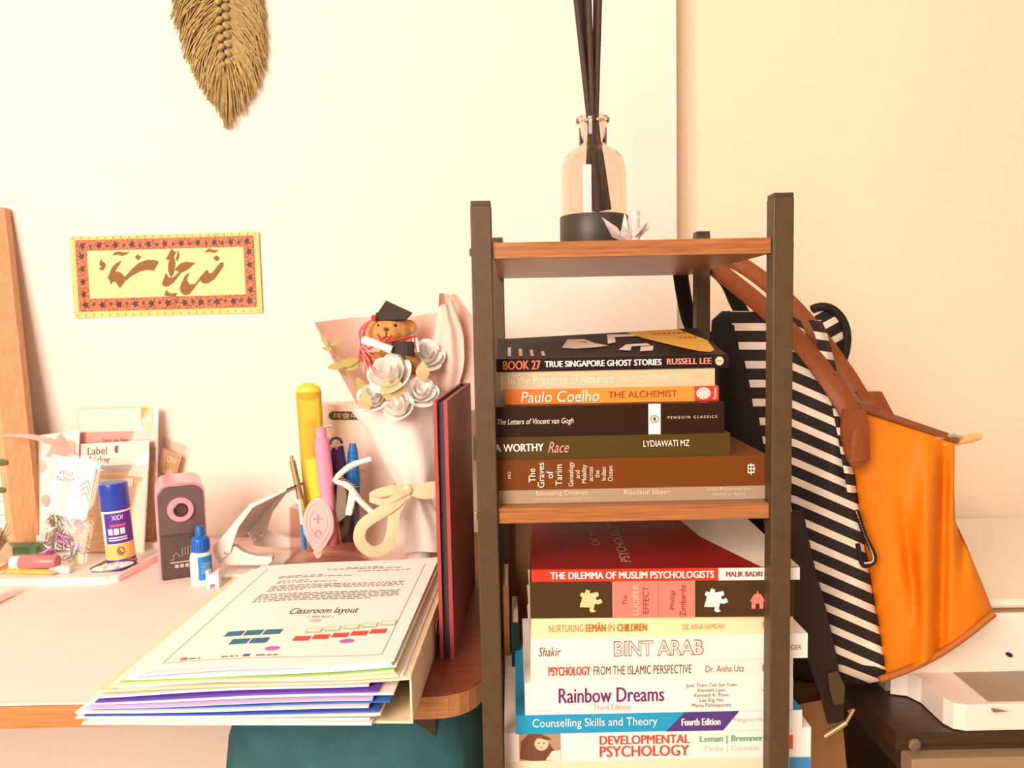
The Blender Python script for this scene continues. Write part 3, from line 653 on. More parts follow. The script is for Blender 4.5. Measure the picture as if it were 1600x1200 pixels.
part('label_stripe', G().grid(lambda a, b: f3(.2+a*.5, .56+b*.07), 4, 1), cm((.75, .12, .18)), bd, fixn=False)
for v in (.10, .18): part('label_line', G().grid(lambda a, b: f3(.1+a*.6, v+b*.04), 4, 1), white_p, bd, fixn=False)
f4 = cyl_patch(gl, gx, r_*1.025, -.75, 1.7, .0175, .041)
part('label_badge', G().poly([f4(.52+.11*math.cos(k*.314), .55+.30*math.sin(k*.314)) for k in range(20)]), cm((.28, .17, .09)), bd, fixn=False)
# clear packs
clear = bpy.data.materials.new('clear_film'); clear.use_nodes = True; nn = clear.node_tree.nodes; ll = clear.node_tree.links
tb = nn.new('ShaderNodeBsdfTransparent'); gb2 = nn.new('ShaderNodeBsdfGlossy'); gb2.inputs['Roughness'].default_value = .05; mx = nn.new('ShaderNodeMixShader'); mx.inputs[0].default_value = .035
tb.inputs[0].default_value = (.96, .93, .90, 1); ll.new(tb.outputs[0], mx.inputs[1]); ll.new(gb2.outputs[0], mx.inputs[2]); ll.new(mx.outputs[0], nn['Material Output'].inputs[0])
def pack(name, label, cat, quad, Y0, Y1, thick, parent_m=clear, bulge=.004):
    """quad px: bl, br, tr, tl ; leans from Y0 (bottom) to Y1 (top)"""
    p = [A(quad[0][0], quad[0][1], Y0), A(quad[1][0], quad[1][1], Y0), A(quad[2][0], quad[2][1], Y1), A(quad[3][0], quad[3][1], Y1)]
    t = thing(name, label, cat, (p[0]+p[1])/2)
    qm = quadmap(*p)
    fn = lambda u, v, o=0.0: qm(u, v)+Vector((0, -o, 0))
    g = G().grid(lambda u, v: fn(u, v, thick/2+bulge*math.sin(math.pi*u)*math.sin(math.pi*v)), 8, 8)
    g.grid(lambda u, v: fn(u, v, -thick/2), 8, 8)
    part('pouch', g, parent_m, t, fixn=False, smooth=True)
    return t, fn
def pnl(t, fn, u0, u1, v0, v1, o, m, name='card', n=4): return part(name, G().grid(lambda a, b: fn(u0+(u1-u0)*a, v0+(v1-v0)*b, o), n, n), m, t, fixn=False)
t, fn = pack('sticker_pack', 'tall clear pack with white and pink header card leaning on the wall', 'sticker pack', [(135, 855), (245, 855), (249, 633), (119, 637)], 1.262, 1.310, .003)
pnl(t, fn, .02, .96, .0, .60, -.0005, mat('kraft_sheet', (.74, .50, .30), .7, var=.10, scale=60, stretch=(1, 1, 4)), 'sticker_sheet'); pnl(t, fn, .02, .98, .82, .985, 0, paper, 'header_card'); pnl(t, fn, .02, .98, .70, .82, 0, cm((.80, .42, .38)), 'pink_band')
lettering('Curture · Lovel · Modern', lambda u, v: fn(u, v, .001), (.30, .62, .745, .775), cm((.35, .1, .1)), t)
part('gold_badge', G().poly([fn(.78, .985, .001), fn(.94, .985, .001), fn(.94, .84, .001), fn(.86, .80, .001), fn(.78, .84, .001)]), cm((.62, .42, .14)), t, fixn=False); lettering('UW', lambda u, v: fn(u, v, .0016), (.80, .92, .87, .92), paper, t)
g = G()
for r2 in range(2):
    for k in range(16): g.poly([fn(.2+k*.026, .93-.05*r2, .001), fn(.205+k*.026, .93-.05*r2, .001), fn(.205+k*.026, .935-.05*r2, .001), fn(.2+k*.026, .935-.05*r2, .001)])
part('dots', g, cm((.6, .5, .42)), t, fixn=False)
t, fn = pack('sticker_pack', 'label sticker pack with white header card and kraft sheets in front of the taller pack', 'sticker pack', [(122, 866), (226, 866), (236, 686), (124, 692)], 1.225, 1.285, .003)
pnl(t, fn, .03, .97, .02, .72, -.0005, mat('kraft_sheet2', (.78, .54, .33), .7, var=.14, scale=45, stretch=(1, 1, 5)), 'sticker_sheet'); pnl(t, fn, .02, .98, .78, .99, 0, paper, 'header_card'); pnl(t, fn, .02, .98, .72, .78, 0, cm((.50, .47, .42)), 'grey_band')
lettering('Label', lambda u, v: fn(u, v, .001), (.12, .39, .885, .955), cm((.2, .17, .15)), t); lettering('Sticker', lambda u, v: fn(u, v, .001), (.14, .44, .80, .87), cm((.2, .17, .15)), t)
part('moon_mark', G().poly([fn(.53+.032*math.cos(a), .925+.035*math.sin(a), .001) for a in [math.pi*.35+k*.24 for k in range(18)]]), cm((.25, .12, .09)), t, fixn=False)
for k in range(3): lettering('1·9'[k], lambda u, v: fn(u, v, .001), (.64+k*.11, .69+k*.11, .83, .93), cm((.55, .5, .45)), t) if False else None
pnl(t, fn, .30, .78, .58, .66, .001, paper, 'small_label')
t, fn = pack('sticker_pack', 'small tilted clear packet with gold badge sticking out behind the packs', 'sticker pack', [(246, 738), (276, 752), (292, 697), (254, 682)], 1.312, 1.318, .002, bulge=.001)
pnl(t, fn, .05, .9, .05, .70, 0, mat('packet_pink', (.80, .52, .42), .6), 'card'); part('gold_badge', G().poly([fn(.30, .72, .001), fn(.82, .66, .001), fn(.86, .12, .001), fn(.58, .28, .001), fn(.30, .14, .001)]), cm((.58, .38, .14)), t, fixn=False)
lettering('UW', lambda u, v: fn(u, v, .0016), (.36, .78, .40, .58), paper, t)
t, fn = pack('sticker_sheet', 'pale sticker sheet with pink corner behind the paper clip bag', 'sticker sheet', [(58, 858), (118, 860), (125, 672), (46, 682)], 1.236, 1.288, .001, mat('sheet_film', (.90, .80, .72), .4), bulge=0)
for u, v, s, c in ((.22, .72, .10, (.75, .55, .45)), (.28, .42, .10, (.80, .42, .40)), (.42, .25, .09, (.55, .42, .40)), (.80, .86, .12, (.82, .60, .40))): part('sticker', G().poly([fn(u+s*math.cos(k*.628), v+s*.55*math.sin(k*.628), .0016) for k in range(10)]), cm(c), t, fixn=False)
part('pink_corner', G().poly([fn(.30, .80, .0018), fn(1, .78, .0018), fn(.62, 1.0, .0018)]), cm((.82, .45, .40)), t, fixn=False)
st = part('paper_strip', G().grid(lambda u, v: A(4+96*u, 680+18*u-6*math.sin(u*3.1)+9*(v-.5)*(.4+u), 1.235-.012*math.sin(u*3.14)), 14, 2, thick=(0, .0004, 0)), cm((.80, .42, .36)))
tag(st, 'thin pink paper strip curling across the wooden frame', 'paper strip')
# zip bag of paper clips
t, fn = pack('zip_bag', 'clear zip bag with white card, full of coloured paper clips', 'zip bag', [(62, 874), (131, 884), (163, 722), (88, 706)], 1.150, 1.195, .012, bulge=.006)
pnl(t, fn, .10, .92, .44, .93, .009, paper, 'insert_card'); part('zip_strip', G().grid(lambda a, b: fn(a, .94+b*.05, .0095), 4, 1), mat('zip_grey', (.70, .68, .62), .3), t, fixn=False)
lettering('メタリック\nゼムクリップ', lambda u, v: fn(u, v, .0098), (.16, .52, .76, .86), ink, t, shear=.15)
for k in range(3): part('chevron', G().poly([fn(.62+.0*k, .60+.055*k, .0098), fn(.80, .69+.055*k, .0098), fn(.90, .60+.055*k, .0098), fn(.90, .625+.055*k, .0098), fn(.80, .715+.055*k, .0098), fn(.62, .625+.055*k, .0098)]), cm((.45, .44, .38)), t, fixn=False)
def clip_geo():
    p = [(-3, -9), (-3, 8), (-1.5, 10.5), (1.5, 10.5), (3, 8), (3, -10), (1.2, -12.5), (-.6, -12.5), (-1.8, -10), (-1.8, 5), (-.6, 7), (.8, 7), (1.6, 5), (1.6, -7)]
    return G().tube([(x*.001, 0, y*.001) for x, y in p], .00055, 5)
clip_me = {}
cc_ = [(.45, .12, .32), (.55, .22, .42), (.32, .40, .30), (.60, .62, .25), (.35, .30, .34), (.62, .40, .50), (.30, .45, .40)]
for k in range(56):
    ci = k % len(cc_); u = random.uniform(.12, .88); v = random.uniform(.07, .42)
    if ci not in clip_me:
        o = part('paper_clip', clip_geo(), mat('clip_%d' % ci, cc_[ci], .3, .5), smooth=True); clip_me[ci] = o
    else: o = clip_me[ci].copy(); C.objects.link(o)
    o.location = fn(u, v, random.uniform(-.001, .008)); o.rotation_euler = (random.uniform(-.3, .3)-.25, random.uniform(-1.2, 1.2), random.uniform(-.4, .4))
    tag(o, 'small coloured wire paper clip inside the clear zip bag', 'paper clip', 'paper clips in the zip bag')
# sharpener
s0 = Vector((A(288, 897, 1.105).x, 1.105, DZM))
shp = thing('pencil_sharpener', 'pink and dark grey desktop pencil sharpener beside the tray', 'sharpener', s0, math.radians(25))
wS, hS, dS = .068, .142, .085
pk = mat('sharp_pink', (.80, .33, .42), .3, coat=.3); dg = mat('sharp_grey', (.13, .085, .08), .25, coat=.4)
def rrect(w, h, r, n=5):
    out = []
    for cx_, cz_, a0 in ((w/2-r, h-r, 0), (-w/2+r, h-r, 90)):
        for k in range(n+1): a = math.radians(a0+90*k/n); out.append((cx_+r*math.cos(a), cz_+r*math.sin(a)))
    return out+[(-w/2, 0), (w/2, 0)]
part('body', G().prism([(x, .004, z_) for x, z_ in rrect(wS, hS, .017)], (0, dS, 0)), pk, shp, bevel=.0015, local=True)
fp_ = part('front_panel', G().prism([(x*.9, 0, .003+z_*.95) for x, z_ in rrect(wS, hS, .016)], (0, .005, 0)), dg, shp, local=True, bevel=.001)
part('dial_ring', G().lathe([(.0105, -.004), (.0175, -.004), (.0185, -.002), (.0185, .002), (.0105, .002)], (0, 0, .103), (0, 1, 0), 32, cap=False), pk, shp, local=True, smooth=True)
part('dial_hole', G().lathe([(.0108, -.003), (.0085, -.004), (.006, -.001), (.001, -.001)], (0, 0, .103), (0, 1, 0), 24, cap=False), mat('hole_brown', (.09, .04, .03), .3), shp, local=True, smooth=True)
dr = part('shavings_drawer', G().box(-wS*.44, wS*.44, -.0035, .004, .001, .066), mat('drawer_smoke', (.085, .055, .05), .15, coat=.5), shp, local=True, bevel=.001)
sk = [(-.018, .030), (-.013, .030), (-.013, .036), (-.009, .040), (-.005, .034), (-.001, .034), (-.001, .044), (.003, .047), (.003, .036), (.007, .036), (.007, .048), (.011, .048), (.011, .032)]
part('skyline', G().tube([(x, -.0040, z_) for x, z_ in sk], .0005, 4), mat('print_grey', (.55, .48, .42), .5), dr, local=True)
g = G().box(-.018, .013, -.0042, -.0037, .0245, .0262)
for k in range(4): g.box(-.012+k*.007, -.007+k*.007, -.0042, -.0037, .017, .022)
part('print', g, mat('print_grey', (.5, .5, .5)), dr, local=True)
# small glue bottle
b0 = Vector((A(316, 904, 1.075).x, 1.075, DZM))
gbt = thing('glue_bottle', 'small white bottle with blue ribbed cap beside the sharpener', 'bottle', b0)
bx_ = part('bottle', G().lathe([(.001, 0), (.0145, 0), (.0155, .001), (.0155, .040), (.0140, .046), (.009, .049)], b0, seg=24, sx=1), white_p, gbt, smooth=True)
cb = mat('cap_blue', (.01, .14, .55), .35)
part('cap', G().lathe([(.0118, .049), (.0122, .050), (.0122, .066), (.0108, .069), (.0062, .071), (.0058, .084), (.004, .0865), (.001, .087)], b0, seg=24), cb, gbt, smooth=True)
for k in range(18):
    a = k*2*math.pi/18; part('rib', G().box(-.0006, .0006, -.0128, -.0118, .051, .065), cb, gbt, local=True).rotation_euler = (0, 0, a)
part('label', G().grid(cyl_patch(b0, Vector((0, 0, 1)), .0159, .1, 1.5, .010, .044), 8, 4), mat('label_blue', (.02, .25, .62), .4), bx_, fixn=False, smooth=True)
fl = cyl_patch(b0, Vector((0, 0, 1)), .0161, .1, 1.5, .010, .044)
g = G()
for k in range(6): g.grid(lambda a, b: fl(.2+a*.6, .30+k*.08+b*.02), 4, 1)
part('label_lines', g, cm((.55, .72, .85)), bx_, fixn=False)
# little white clip
w0 = Vector((A(334, 907, 1.06).x, 1.06, DZM))
wc = thing('plastic_clip', 'tiny white notched plastic clip in front of the glue bottle', 'clip', w0)
part('body', G().box(-.009, .009, -.005, .005, .006, .020).box(-.009, -.004, -.005, .005, .0, .006).box(.004, .009, -.005, .005, 0, .006), white_p, wc, local=True)
part('prong', G().box(-.009, -.005, -.005, .005, .020, .025), white_p, wc, local=True); part('prong', G().box(.005, .009, -.005, .005, .020, .025), white_p, wc, local=True)
# bits in the tray
def at_tray(px, py): return AZ(px, py, TZ2)
pt = at_tray(50, 890); pt.y = 1.125
pt_o = thing('highlighter_tube', 'stubby translucent pink tube with white cap lying in the tray', 'tube', (pt.x, pt.y, TZ2+.011))
q0 = A(18, 872, 1.13); q1 = A(90, 880, 1.13); ax = (q1-q0).normalized(); ln = (q1-q0).length
q0.z = TZ2+.0108+.006; ax.z = 0; ax.normalize()
part('barrel', G().lathe([(.0095, .014), (.0105, .016), (.0105, ln-.002), (.009, ln)], q0, ax, 18), mat('tube_pink', (.78, .28, .30), .2, trans=.3), pt_o, smooth=True)
part('cap', G().lathe([(.006, 0), (.0098, .001), (.0098, .014)], q0, ax, 18), white_p, pt_o, smooth=True)
pc = thing('pencil', 'yellow and orange pencil under the pink tube in the tray', 'pencil', at_tray(50, 897))
a0 = at_tray(12, 896); a1 = at_tray(82, 898); a0.z = a1.z = TZ2+.0037
part('shaft', G().tube([a0, a1], .0036, 6), mat('pencil_yellow', (.82, .52, .12), .4), pc); part('tip', G().tube([a1, a1+(a1-a0).normalized()*.008], [.0034, .001], 6), mat('pencil_wood', (.80, .42, .22), .6), pc)
er = at_tray(92, 897); ero = thing('eraser', 'rounded white eraser at the front of the tray', 'eraser', er)
part('eraser_body', G().box(-.016, .016, 0, .014, 0, .011), white_p, ero, local=True, bevel=.004, seg=3)
part('eraser_sleeve', G().box(.006, .0165, -.0005, .0145, -.0001, .0113), mat('sleeve_pale', (.72, .74, .66), .6), ero, local=True, bevel=.003)
hc = at_tray(170, 897); hco = thing('hair_clip', 'patterned teal and brown hair clip in the tray before the glue stick', 'hair clip', hc)
part('shell', G().ell(hc+Vector((0, .012, .008)), (.034, .008, .0055), 18, 8, M=Matrix.Rotation(-.16, 3, 'Y')), mat('pearl_shell', (.60, .66, .60), .25, var=.45, scale=110), hco, smooth=True)
part('clasp', G().tube([hc+Vector((-.036, .016, .003)), hc+Vector((-.005, .022, .018)), hc+Vector((.034, .018, .016))], .0022, 8), mat('clasp_brown', (.18, .09, .05), .4), hco, smooth=True)
part('underplate', G().ell(hc+Vector((.002, .014, .006)), (.037, .007, .003), 16, 6, M=Matrix.Rotation(-.16, 3, 'Y')), mat('clasp_dark', (.06, .04, .04), .4), hco, smooth=True)
gbx = at_tray(38, 872); gbo = thing('green_box', 'small green and grey card box lying behind the pink tube', 'box', (gbx.x, 1.19, TZ2))
part('box_body', G().box(-.035, .03, 0, .03, 0, .022), mat('box_grey', (.42, .40, .38), .6), gbo, local=True); part('box_lid', G().box(-.0352, .0302, -.0003, .0303, .012, .0225), mat('box_green', (.13, .26, .12), .6), gbo, local=True)
jr = thing('glass_jar', 'little glass jar with dried flowers at the end of the tray', 'jar', (A(-8, 880, 1.14).x, 1.14, TZ2))
part('jar_body', G().lathe([(.020, 0), (.024, .004), (.024, .034), (.019, .042), (.019, .048)], (0, 0, 0), seg=24), mat('jar_amber', (.90, .70, .50), .05, trans=.85), jr, local=True, smooth=True)
g = G()
for k in range(40):
    a = random.uniform(0, 6.28); rr_ = random.uniform(0, .012); g.tube([(0, 0, .02), (rr_*math.cos(a), rr_*math.sin(a), .045), (2.0*rr_*math.cos(a), 2.0*rr_*math.sin(a), .05+random.uniform(.005, .022))], [.0008, .0012, .0016], 5)
tag(part('dried_flowers', g, mat('dried', (.62, .50, .34), .8, var=.3), jr, local=True), kind='stuff')
# white device at the left edge
dv = thing('white_tablet', 'white rounded slab device at the edge of the desk mat', 'tablet', AZ(0, 950, DZM))
e0 = AZ(27, 917, DZM+.012); e1 = AZ(0, 948, DZM+.012)
part('case', G().prism([(e0.x-.25, e0.y+.004, DZM), (e0.x-.006, e0.y+.004, DZM), (e0.x, e0.y-.004, DZM), (e0.x-.003, e0.y-.014, DZM), (e1.x-.03, e1.y-.03, DZM), (e1.x-.25, e1.y-.03, DZM)], (0, 0, .012)), white_p, dv, bevel=.003, seg=3)
part('screen', G().prism([(e0.x-.24, e0.y-.006, DZM+.0121), (e0.x-.02, e0.y-.006, DZM+.0121), (e1.x-.05, e1.y-.02, DZM+.0121), (e1.x-.24, e1.y-.02, DZM+.0121)], (0, 0, .0004)), mat('screen_pale', (.75, .66, .58), .2), dv)

# ------------------------------------------------------------------ hole punch
hpm = mat('punch_white', (.80, .74, .68), .35, .1); hpg = mat('punch_grey', (.60, .54, .52), .4, .2)
def hp(x, y, Y): return A(320+x/5.333, 740+y/5.333, Y)
Yn, Yf = 1.10, 1.19
ho = thing('hole_punch', 'white two-hole paper punch with raised handle behind the glue bottle', 'hole punch', (A(390, 880, Yn).x, 1.14, DZM))
armN = [(62, 620), (110, 745), (210, 660), (280, 450), (400, 285), (670, 150), (690, 122), (370, 255)]
off = lambda p, dx_, dy_: (p[0]+dx_, p[1]+dy_)
part('handle_arm', G().prism([hp(x, y, Yn) for x, y in armN], (0, .003, 0)), hpm, ho, bevel=.0008)
P1 = [hp(x, y, Yn) for x, y in ((62, 620), (370, 255), (690, 122))]
dv_ = Vector((.022, Yf-Yn, 0))
part('handle_arm', G().prism([hp(x, y, Yn)+dv_ for x, y in armN], (0, .003, 0)), hpm, ho, bevel=.0008)
g = G()
for a, b in zip(P1, P1[1:]): g.add([a, b, b+dv_, a+dv_], [(0, 1, 2, 3)]); g.add([a-Vector((0, 0, .002)), b-Vector((0, 0, .002)), b+dv_-Vector((0, 0, .002)), a+dv_-Vector((0, 0, .002))], [(3, 2, 1, 0)])
part('handle_plate', g, hpg, ho, fixn=False)
jaw = [(100, 745), (225, 610), (250, 605), (330, 660), (430, 690), (560, 695), (560, 735), (520, 765), (180, 762)]
for d_ in (Vector((0, 0, 0)), dv_):
    part('punch_jaw', G().prism([hp(x, y, Yn+.004)+d_ for x, y in jaw], (0, .012, 0)), hpm, ho, bevel=.0008)
    for x, y in ((130, 690), (178, 655)): part('rivet', G().lathe([(.0035, 0), (.003, -.0015), (.001, -.002)], hp(x, y, Yn)+d_, (0, 1, 0), 12), chrome, ho, smooth=True)
    part('punch_cheek', G().prism([hp(x, y, Yn+.001)+d_ for x, y in ((95, 720), (60, 640), (130, 560), (210, 590), (215, 660))], (0, .016, 0)), hpm, ho, bevel=.0008)
bz = hp(100, 770, Yn); 
part('base_plate', G().box(bz.x, bz.x+.085, Yn-.006, Yf+.02, DZM, DZM+.006), white_p, ho, bevel=.002)

# ------------------------------------------------------------------ pencil cup and contents
cupm = bpy.data.materials.new('pink_acrylic'); cupm.use_nodes = True; nn = cupm.node_tree.nodes; ll = cupm.node_tree.links
tb = nn.new('ShaderNodeBsdfTransparent'); tb.inputs[0].default_value = (.96, .86, .84, 1); gb2 = nn.new('ShaderNodeBsdfGlossy'); gb2.inputs['Roughness'].default_value = .06; mx = nn.new('ShaderNodeMixShader'); mx.inputs[0].default_value = .12
ll.new(tb.outputs[0], mx.inputs[1]); ll.new(gb2.outputs[0], mx.inputs[2]); ll.new(mx.outputs[0], nn['Material Output'].inputs[0])
CY = 1.135; c0 = Vector((A(510, 872, CY).x, CY, DZM))
cup = thing('pencil_cup', 'clear pink faceted pencil cup holding pens and scissors', 'pencil cup', c0)
def cring(r, h, n=8, ph=.39): return [c0+Vector((r*math.cos(ph+2*math.pi*k/n), r*.72*math.sin(ph+2*math.pi*k/n), h)) for k in range(n)]
part('cup_wall', G().ring_loft([cring(.076, .001), cring(.056, .012), cring(.0535, .098), cring(.051, .098), cring(.053, .014), cring(.060, .004)], cap=False), cupm, cup)
part('cup_base', G().ring_loft([cring(.078, 0), cring(.076, .003)]), cupm, cup)
CZ = DZM+.0042
def rod(name, label, cat, top, bot, Yt_, Yb_, segs, parent=None, flat=1.0):
    """segs: list of (t0,t1,r0,r1,mat,partname) along top->bottom"""
    a = A(top[0], top[1], Yt_); b = A(bot[0], bot[1], Yb_); b.z = max(b.z, CZ+.004)
    t = thing(name, label, cat, b)
    for t0, t1, r0, r1, m, pn in segs:
        g = G().tube([a+(b-a)*t0, a+(b-a)*((t0+t1)/2), a+(b-a)*t1], [r0, (r0+r1)/2, r1], 14, flat=flat, up=(0, 1, 0)); part(pn, g, m, t, smooth=True)
    return t, a, b
gold = mat('gold_metal', (.62, .48, .26), .25, .8); yel = mat('yellow_plastic', (.85, .62, .05), .3); yelt = mat('yellow_clear', (.90, .70, .08), .15, trans=.55)
rod('ballpoint_pen', 'slim gold ballpoint pen leaning in the pencil cup', 'pen', (455, 712), (488, 862), 1.135, 1.125, [(0, .05, .003, .003, chrome, 'clicker'), (.05, .45, .0045, .005, gold, 'barrel'), (.45, 1, .005, .004, mat('olive_barrel', (.55, .52, .12), .3), 'grip')])
t, a, b = rod('toothbrush_case', 'tall translucent yellow rounded case standing in the pencil cup', 'case', (482, 612), (497, 850), 1.155, 1.15, [(0, .45, .0195, .0185, yelt, 'lid'), (.45, 1, .0185, .016, yelt, 'sleeve')], flat=.55)
part('lid_tip', G().ell(a, (.0195, .0107, .014), 16, 8), yel, t, smooth=True)
part('inner_brush', G().tube([a+(b-a)*.18+Vector((-.002, 0, 0)), a+(b-a)*.7], .005, 8), white_p, t); part('inner_stem', G().tube([a+(b-a)*.18+Vector((.006, 0, 0)), a+(b-a)*.7+Vector((.006, 0, 0))], .0022, 8), mat('inner_orange', (.75, .32, .10), .4), t)
rod('highlighter', 'yellow highlighter with flat cap in the pencil cup', 'highlighter', (489, 716), (508, 850), 1.115, 1.118, [(0, .45, .0125, .0125, yel, 'cap'), (.45, 1, .0125, .011, mat('hl_orange', (.85, .45, .05), .35), 'barrel')], flat=.7)
rod('craft_knife', 'red craft knife with dark grip in the pencil cup', 'knife', (497, 716), (524, 850), 1.125, 1.13, [(0, .25, .0075, .0075, mat('knife_dark', (.10, .04, .05), .4), 'grip'), (.25, 1, .0085, .0075, mat('knife_red', (.72, .14, .06), .35), 'body')], flat=.8)
t, a, b = rod('gel_pen', 'thick pink pen with round clicker in the pencil cup', 'pen', (501, 668), (519, 850), 1.10, 1.112, [(0, .09, .0075, .0075, mat('pen_pink2', (.82, .36, .52), .35), 'clicker'), (.09, .5, .0105, .0115, mat('pen_pink', (.82, .33, .50), .35), 'barrel'), (.5, 1, .0105, .008, mat('pen_pink', (1, 1, 1)), 'grip')])
part('clip_ball', G().tube([a+Vector((.006, -.004, .001)), a+Vector((.017, -.004, .003))], .0018, 6), chrome, t)
t, a, b = rod('marker', 'dark purple marker with pink end cap in the pencil cup', 'marker', (524, 698), (545, 845), 1.145, 1.14, [(0, .3, .0125, .0125, mat('marker_purple', (.07, .03, .14), .35), 'cap'), (.3, 1, .0115, .011, mat('marker_dark', (.05, .03, .06), .4), 'barrel')])
part('pink_end', G().box(a.x-.008, a.x+.006, a.y-.012, a.y+.004, a.z-.003, a.z+.002), mat('end_pink', (.82, .36, .50), .4), t, bevel=.001)
part('lanyard_loop', G().tube([a+Vector((.009*math.cos(k*.3), .004, .004+.009*math.sin(k*.3))) for k in range(12)], .0022, 6), mat('marker_dark', (.05, .03, .06)), t, smooth=True)
t, a, b = rod('blue_pen', 'blue ribbed retractable pen behind the white scissors', 'pen', (551, 693), (552, 845), 1.15, 1.15, [(0, .05, .005, .006, mat('pen_blue', (.02, .22, .62), .3), 'clicker'), (.05, .40, .007, .0115, mat('pen_blue', (0, 0, 0)), 'barrel'), (.4, 1, .0105, .008, mat('pen_blue2', (.03, .16, .50), .3), 'grip')])
for k in range(5): part('rib', G().lathe([(.0075+.0008*k, -.0008), (.0086+.0008*k, 0), (.0075+.0008*k, .0008)], a+(b-a)*(.09+.045*k), (b-a), 14), MATS['pen_blue'], t, smooth=True)
rod('thin_pen', 'thin blue pen standing low inside the pencil cup', 'pen', (468, 780), (476, 858), 1.10, 1.10, [(0, .5, .0022, .0028, white_p, 'barrel'), (.5, 1, .0032, .003, mat('pen_blue', (0, 0, 0)), 'tip')])
# correction tape
ct = thing('correction_tape', 'translucent pink oval correction tape inside the pencil cup', 'correction tape', A(498, 862, 1.088))
tp = [(450, 820-40), (0, 0)]
ovl = [(497+25*math.cos(a)*(1.0 if math.sin(a) > 0 else 1.0), 822-44*math.sin(a)) for a in [k*2*math.pi/28 for k in range(28)]]
ovl = [(x if y < 830 else 497+(x-497)*(1-.45*(y-830)/36), y) for x, y in ovl]
cs = part('shell', G().prism([A(x, y, 1.097) for x, y in ovl], (0, .010, 0)), mat('tape_pink', (.84, .50, .48), .25, coat=.4), ct, bevel=.002)
for r_o in (.78, .55): part('shell_ridge', G().tube([A(497+(x-497)*r_o, 818+(y-822)*r_o, 1.0965) for x, y in ovl]+[A(497+(ovl[0][0]-497)*r_o, 818+(ovl[0][1]-822)*r_o, 1.0965)], .0009, 6), mat('tape_ridge', (.88, .64, .60), .3), cs, smooth=True)
lettering('+', lambda u, v: A(u, v, 1.0962), (490, 503, 818, 804), cm((.72, .25, .28)), cs); lettering('o', lambda u, v: A(u, v, 1.0962), (491, 503, 842, 828), cm((.72, .25, .28)), cs)
part('nozzle', G().prism([A(489, 862, 1.099), A(505, 860, 1.099), A(500, 872, 1.099), A(494, 872, 1.099)], (0, .006, 0)), white_p, ct)
# white plier punch
pl = thing('hand_punch', 'white-handled hand punch with spring leaning out of the pencil cup', 'hand punch', A(545, 850, 1.105))
wpl = mat('punch_ivory', (.88, .83, .76), .35)
part('upper_handle', G().tube(smoothpath([A(522, 752, 1.10), A(530, 742, 1.10), A(550, 727, 1.10), A(580, 717, 1.10)], 5), [.0045]*4+[.0055]*4+[.006]*4+[.005]*4, 10, flat=.8), wpl, pl, smooth=True)
part('lower_handle', G().tube(smoothpath([A(524, 752, 1.10), A(545, 760, 1.10), A(562, 782, 1.10), A(588, 806, 1.10)], 5), [.005]*4+[.0062]*6+[.0055]*6, 10, flat=.8), wpl, pl, smooth=True)
part('jaw', G().prism([A(x, y, 1.102) for x, y in ((527, 752), (537, 760), (541, 772), (541, 806), (529, 816), (525, 800))], (0, .008, 0)), mat('jaw_grey', (.26, .19, .17), .35, .5), pl)
part('jaw_guard', G().prism([A(x, y, 1.100) for x, y in ((545, 768), (556, 775), (549, 806), (539, 805))], (0, .010, 0)), wpl, pl, bevel=.001)
part('spring', G().tube([A(533, 746, 1.10)+Vector((.0035*math.cos(k*.9), .0035*math.sin(k*.9), -.0004*k)) + Vector((.0006*k, 0, 0)) for k in range(36)], .0006, 5), chrome, pl)

# ------------------------------------------------------------------ gift box with label behind the cup
gx0 = A(496, 872, 1.215); gxx = thing('gift_box', 'pale pink card box with dark oval label behind the pencil cup', 'box', (A(560, 872, 1.215).x, 1.225, DZM))
bt = mat('box_pink', (.86, .70, .61), .6, var=.05, scale=20)
g = G().prism([A(496, 868, 1.215), A(622, 868, 1.215), A(610, 632, 1.225), A(496, 632, 1.225)], (0, .05, 0)); 
for p in g.v: p.z = max(p.z, DZM)
bo = part('carton', g, bt, gxx)
lb = [(512+5*(1-math.cos(a)), 650-7*math.sin(a)) for a in [math.pi/2+k*math.pi/8 for k in range(9)]]
capsule = [(520+6.5*math.cos(a), 649.5+6.5*math.sin(a)) for a in [math.pi/2+k*math.pi/8 for k in range(9)]]+[(562+6.5*math.cos(a), 649.5+6.5*math.sin(a)) for a in [-math.pi/2+k*math.pi/8 for k in range(9)]]
part('label', G().poly([A(x, y, 1.2225) for x, y in capsule]), cm((.10, .065, .035)), bo, fixn=False)
lettering('拜會中', lambda u, v: A(u, v, 1.2218), (520, 560, 654, 645), cm((.70, .56, .30)), bo)
lettering('100%', lambda u, v: A(u, v, 1.2155), (556, 570, 739, 733), cm((.45, .36, .32)), bo)

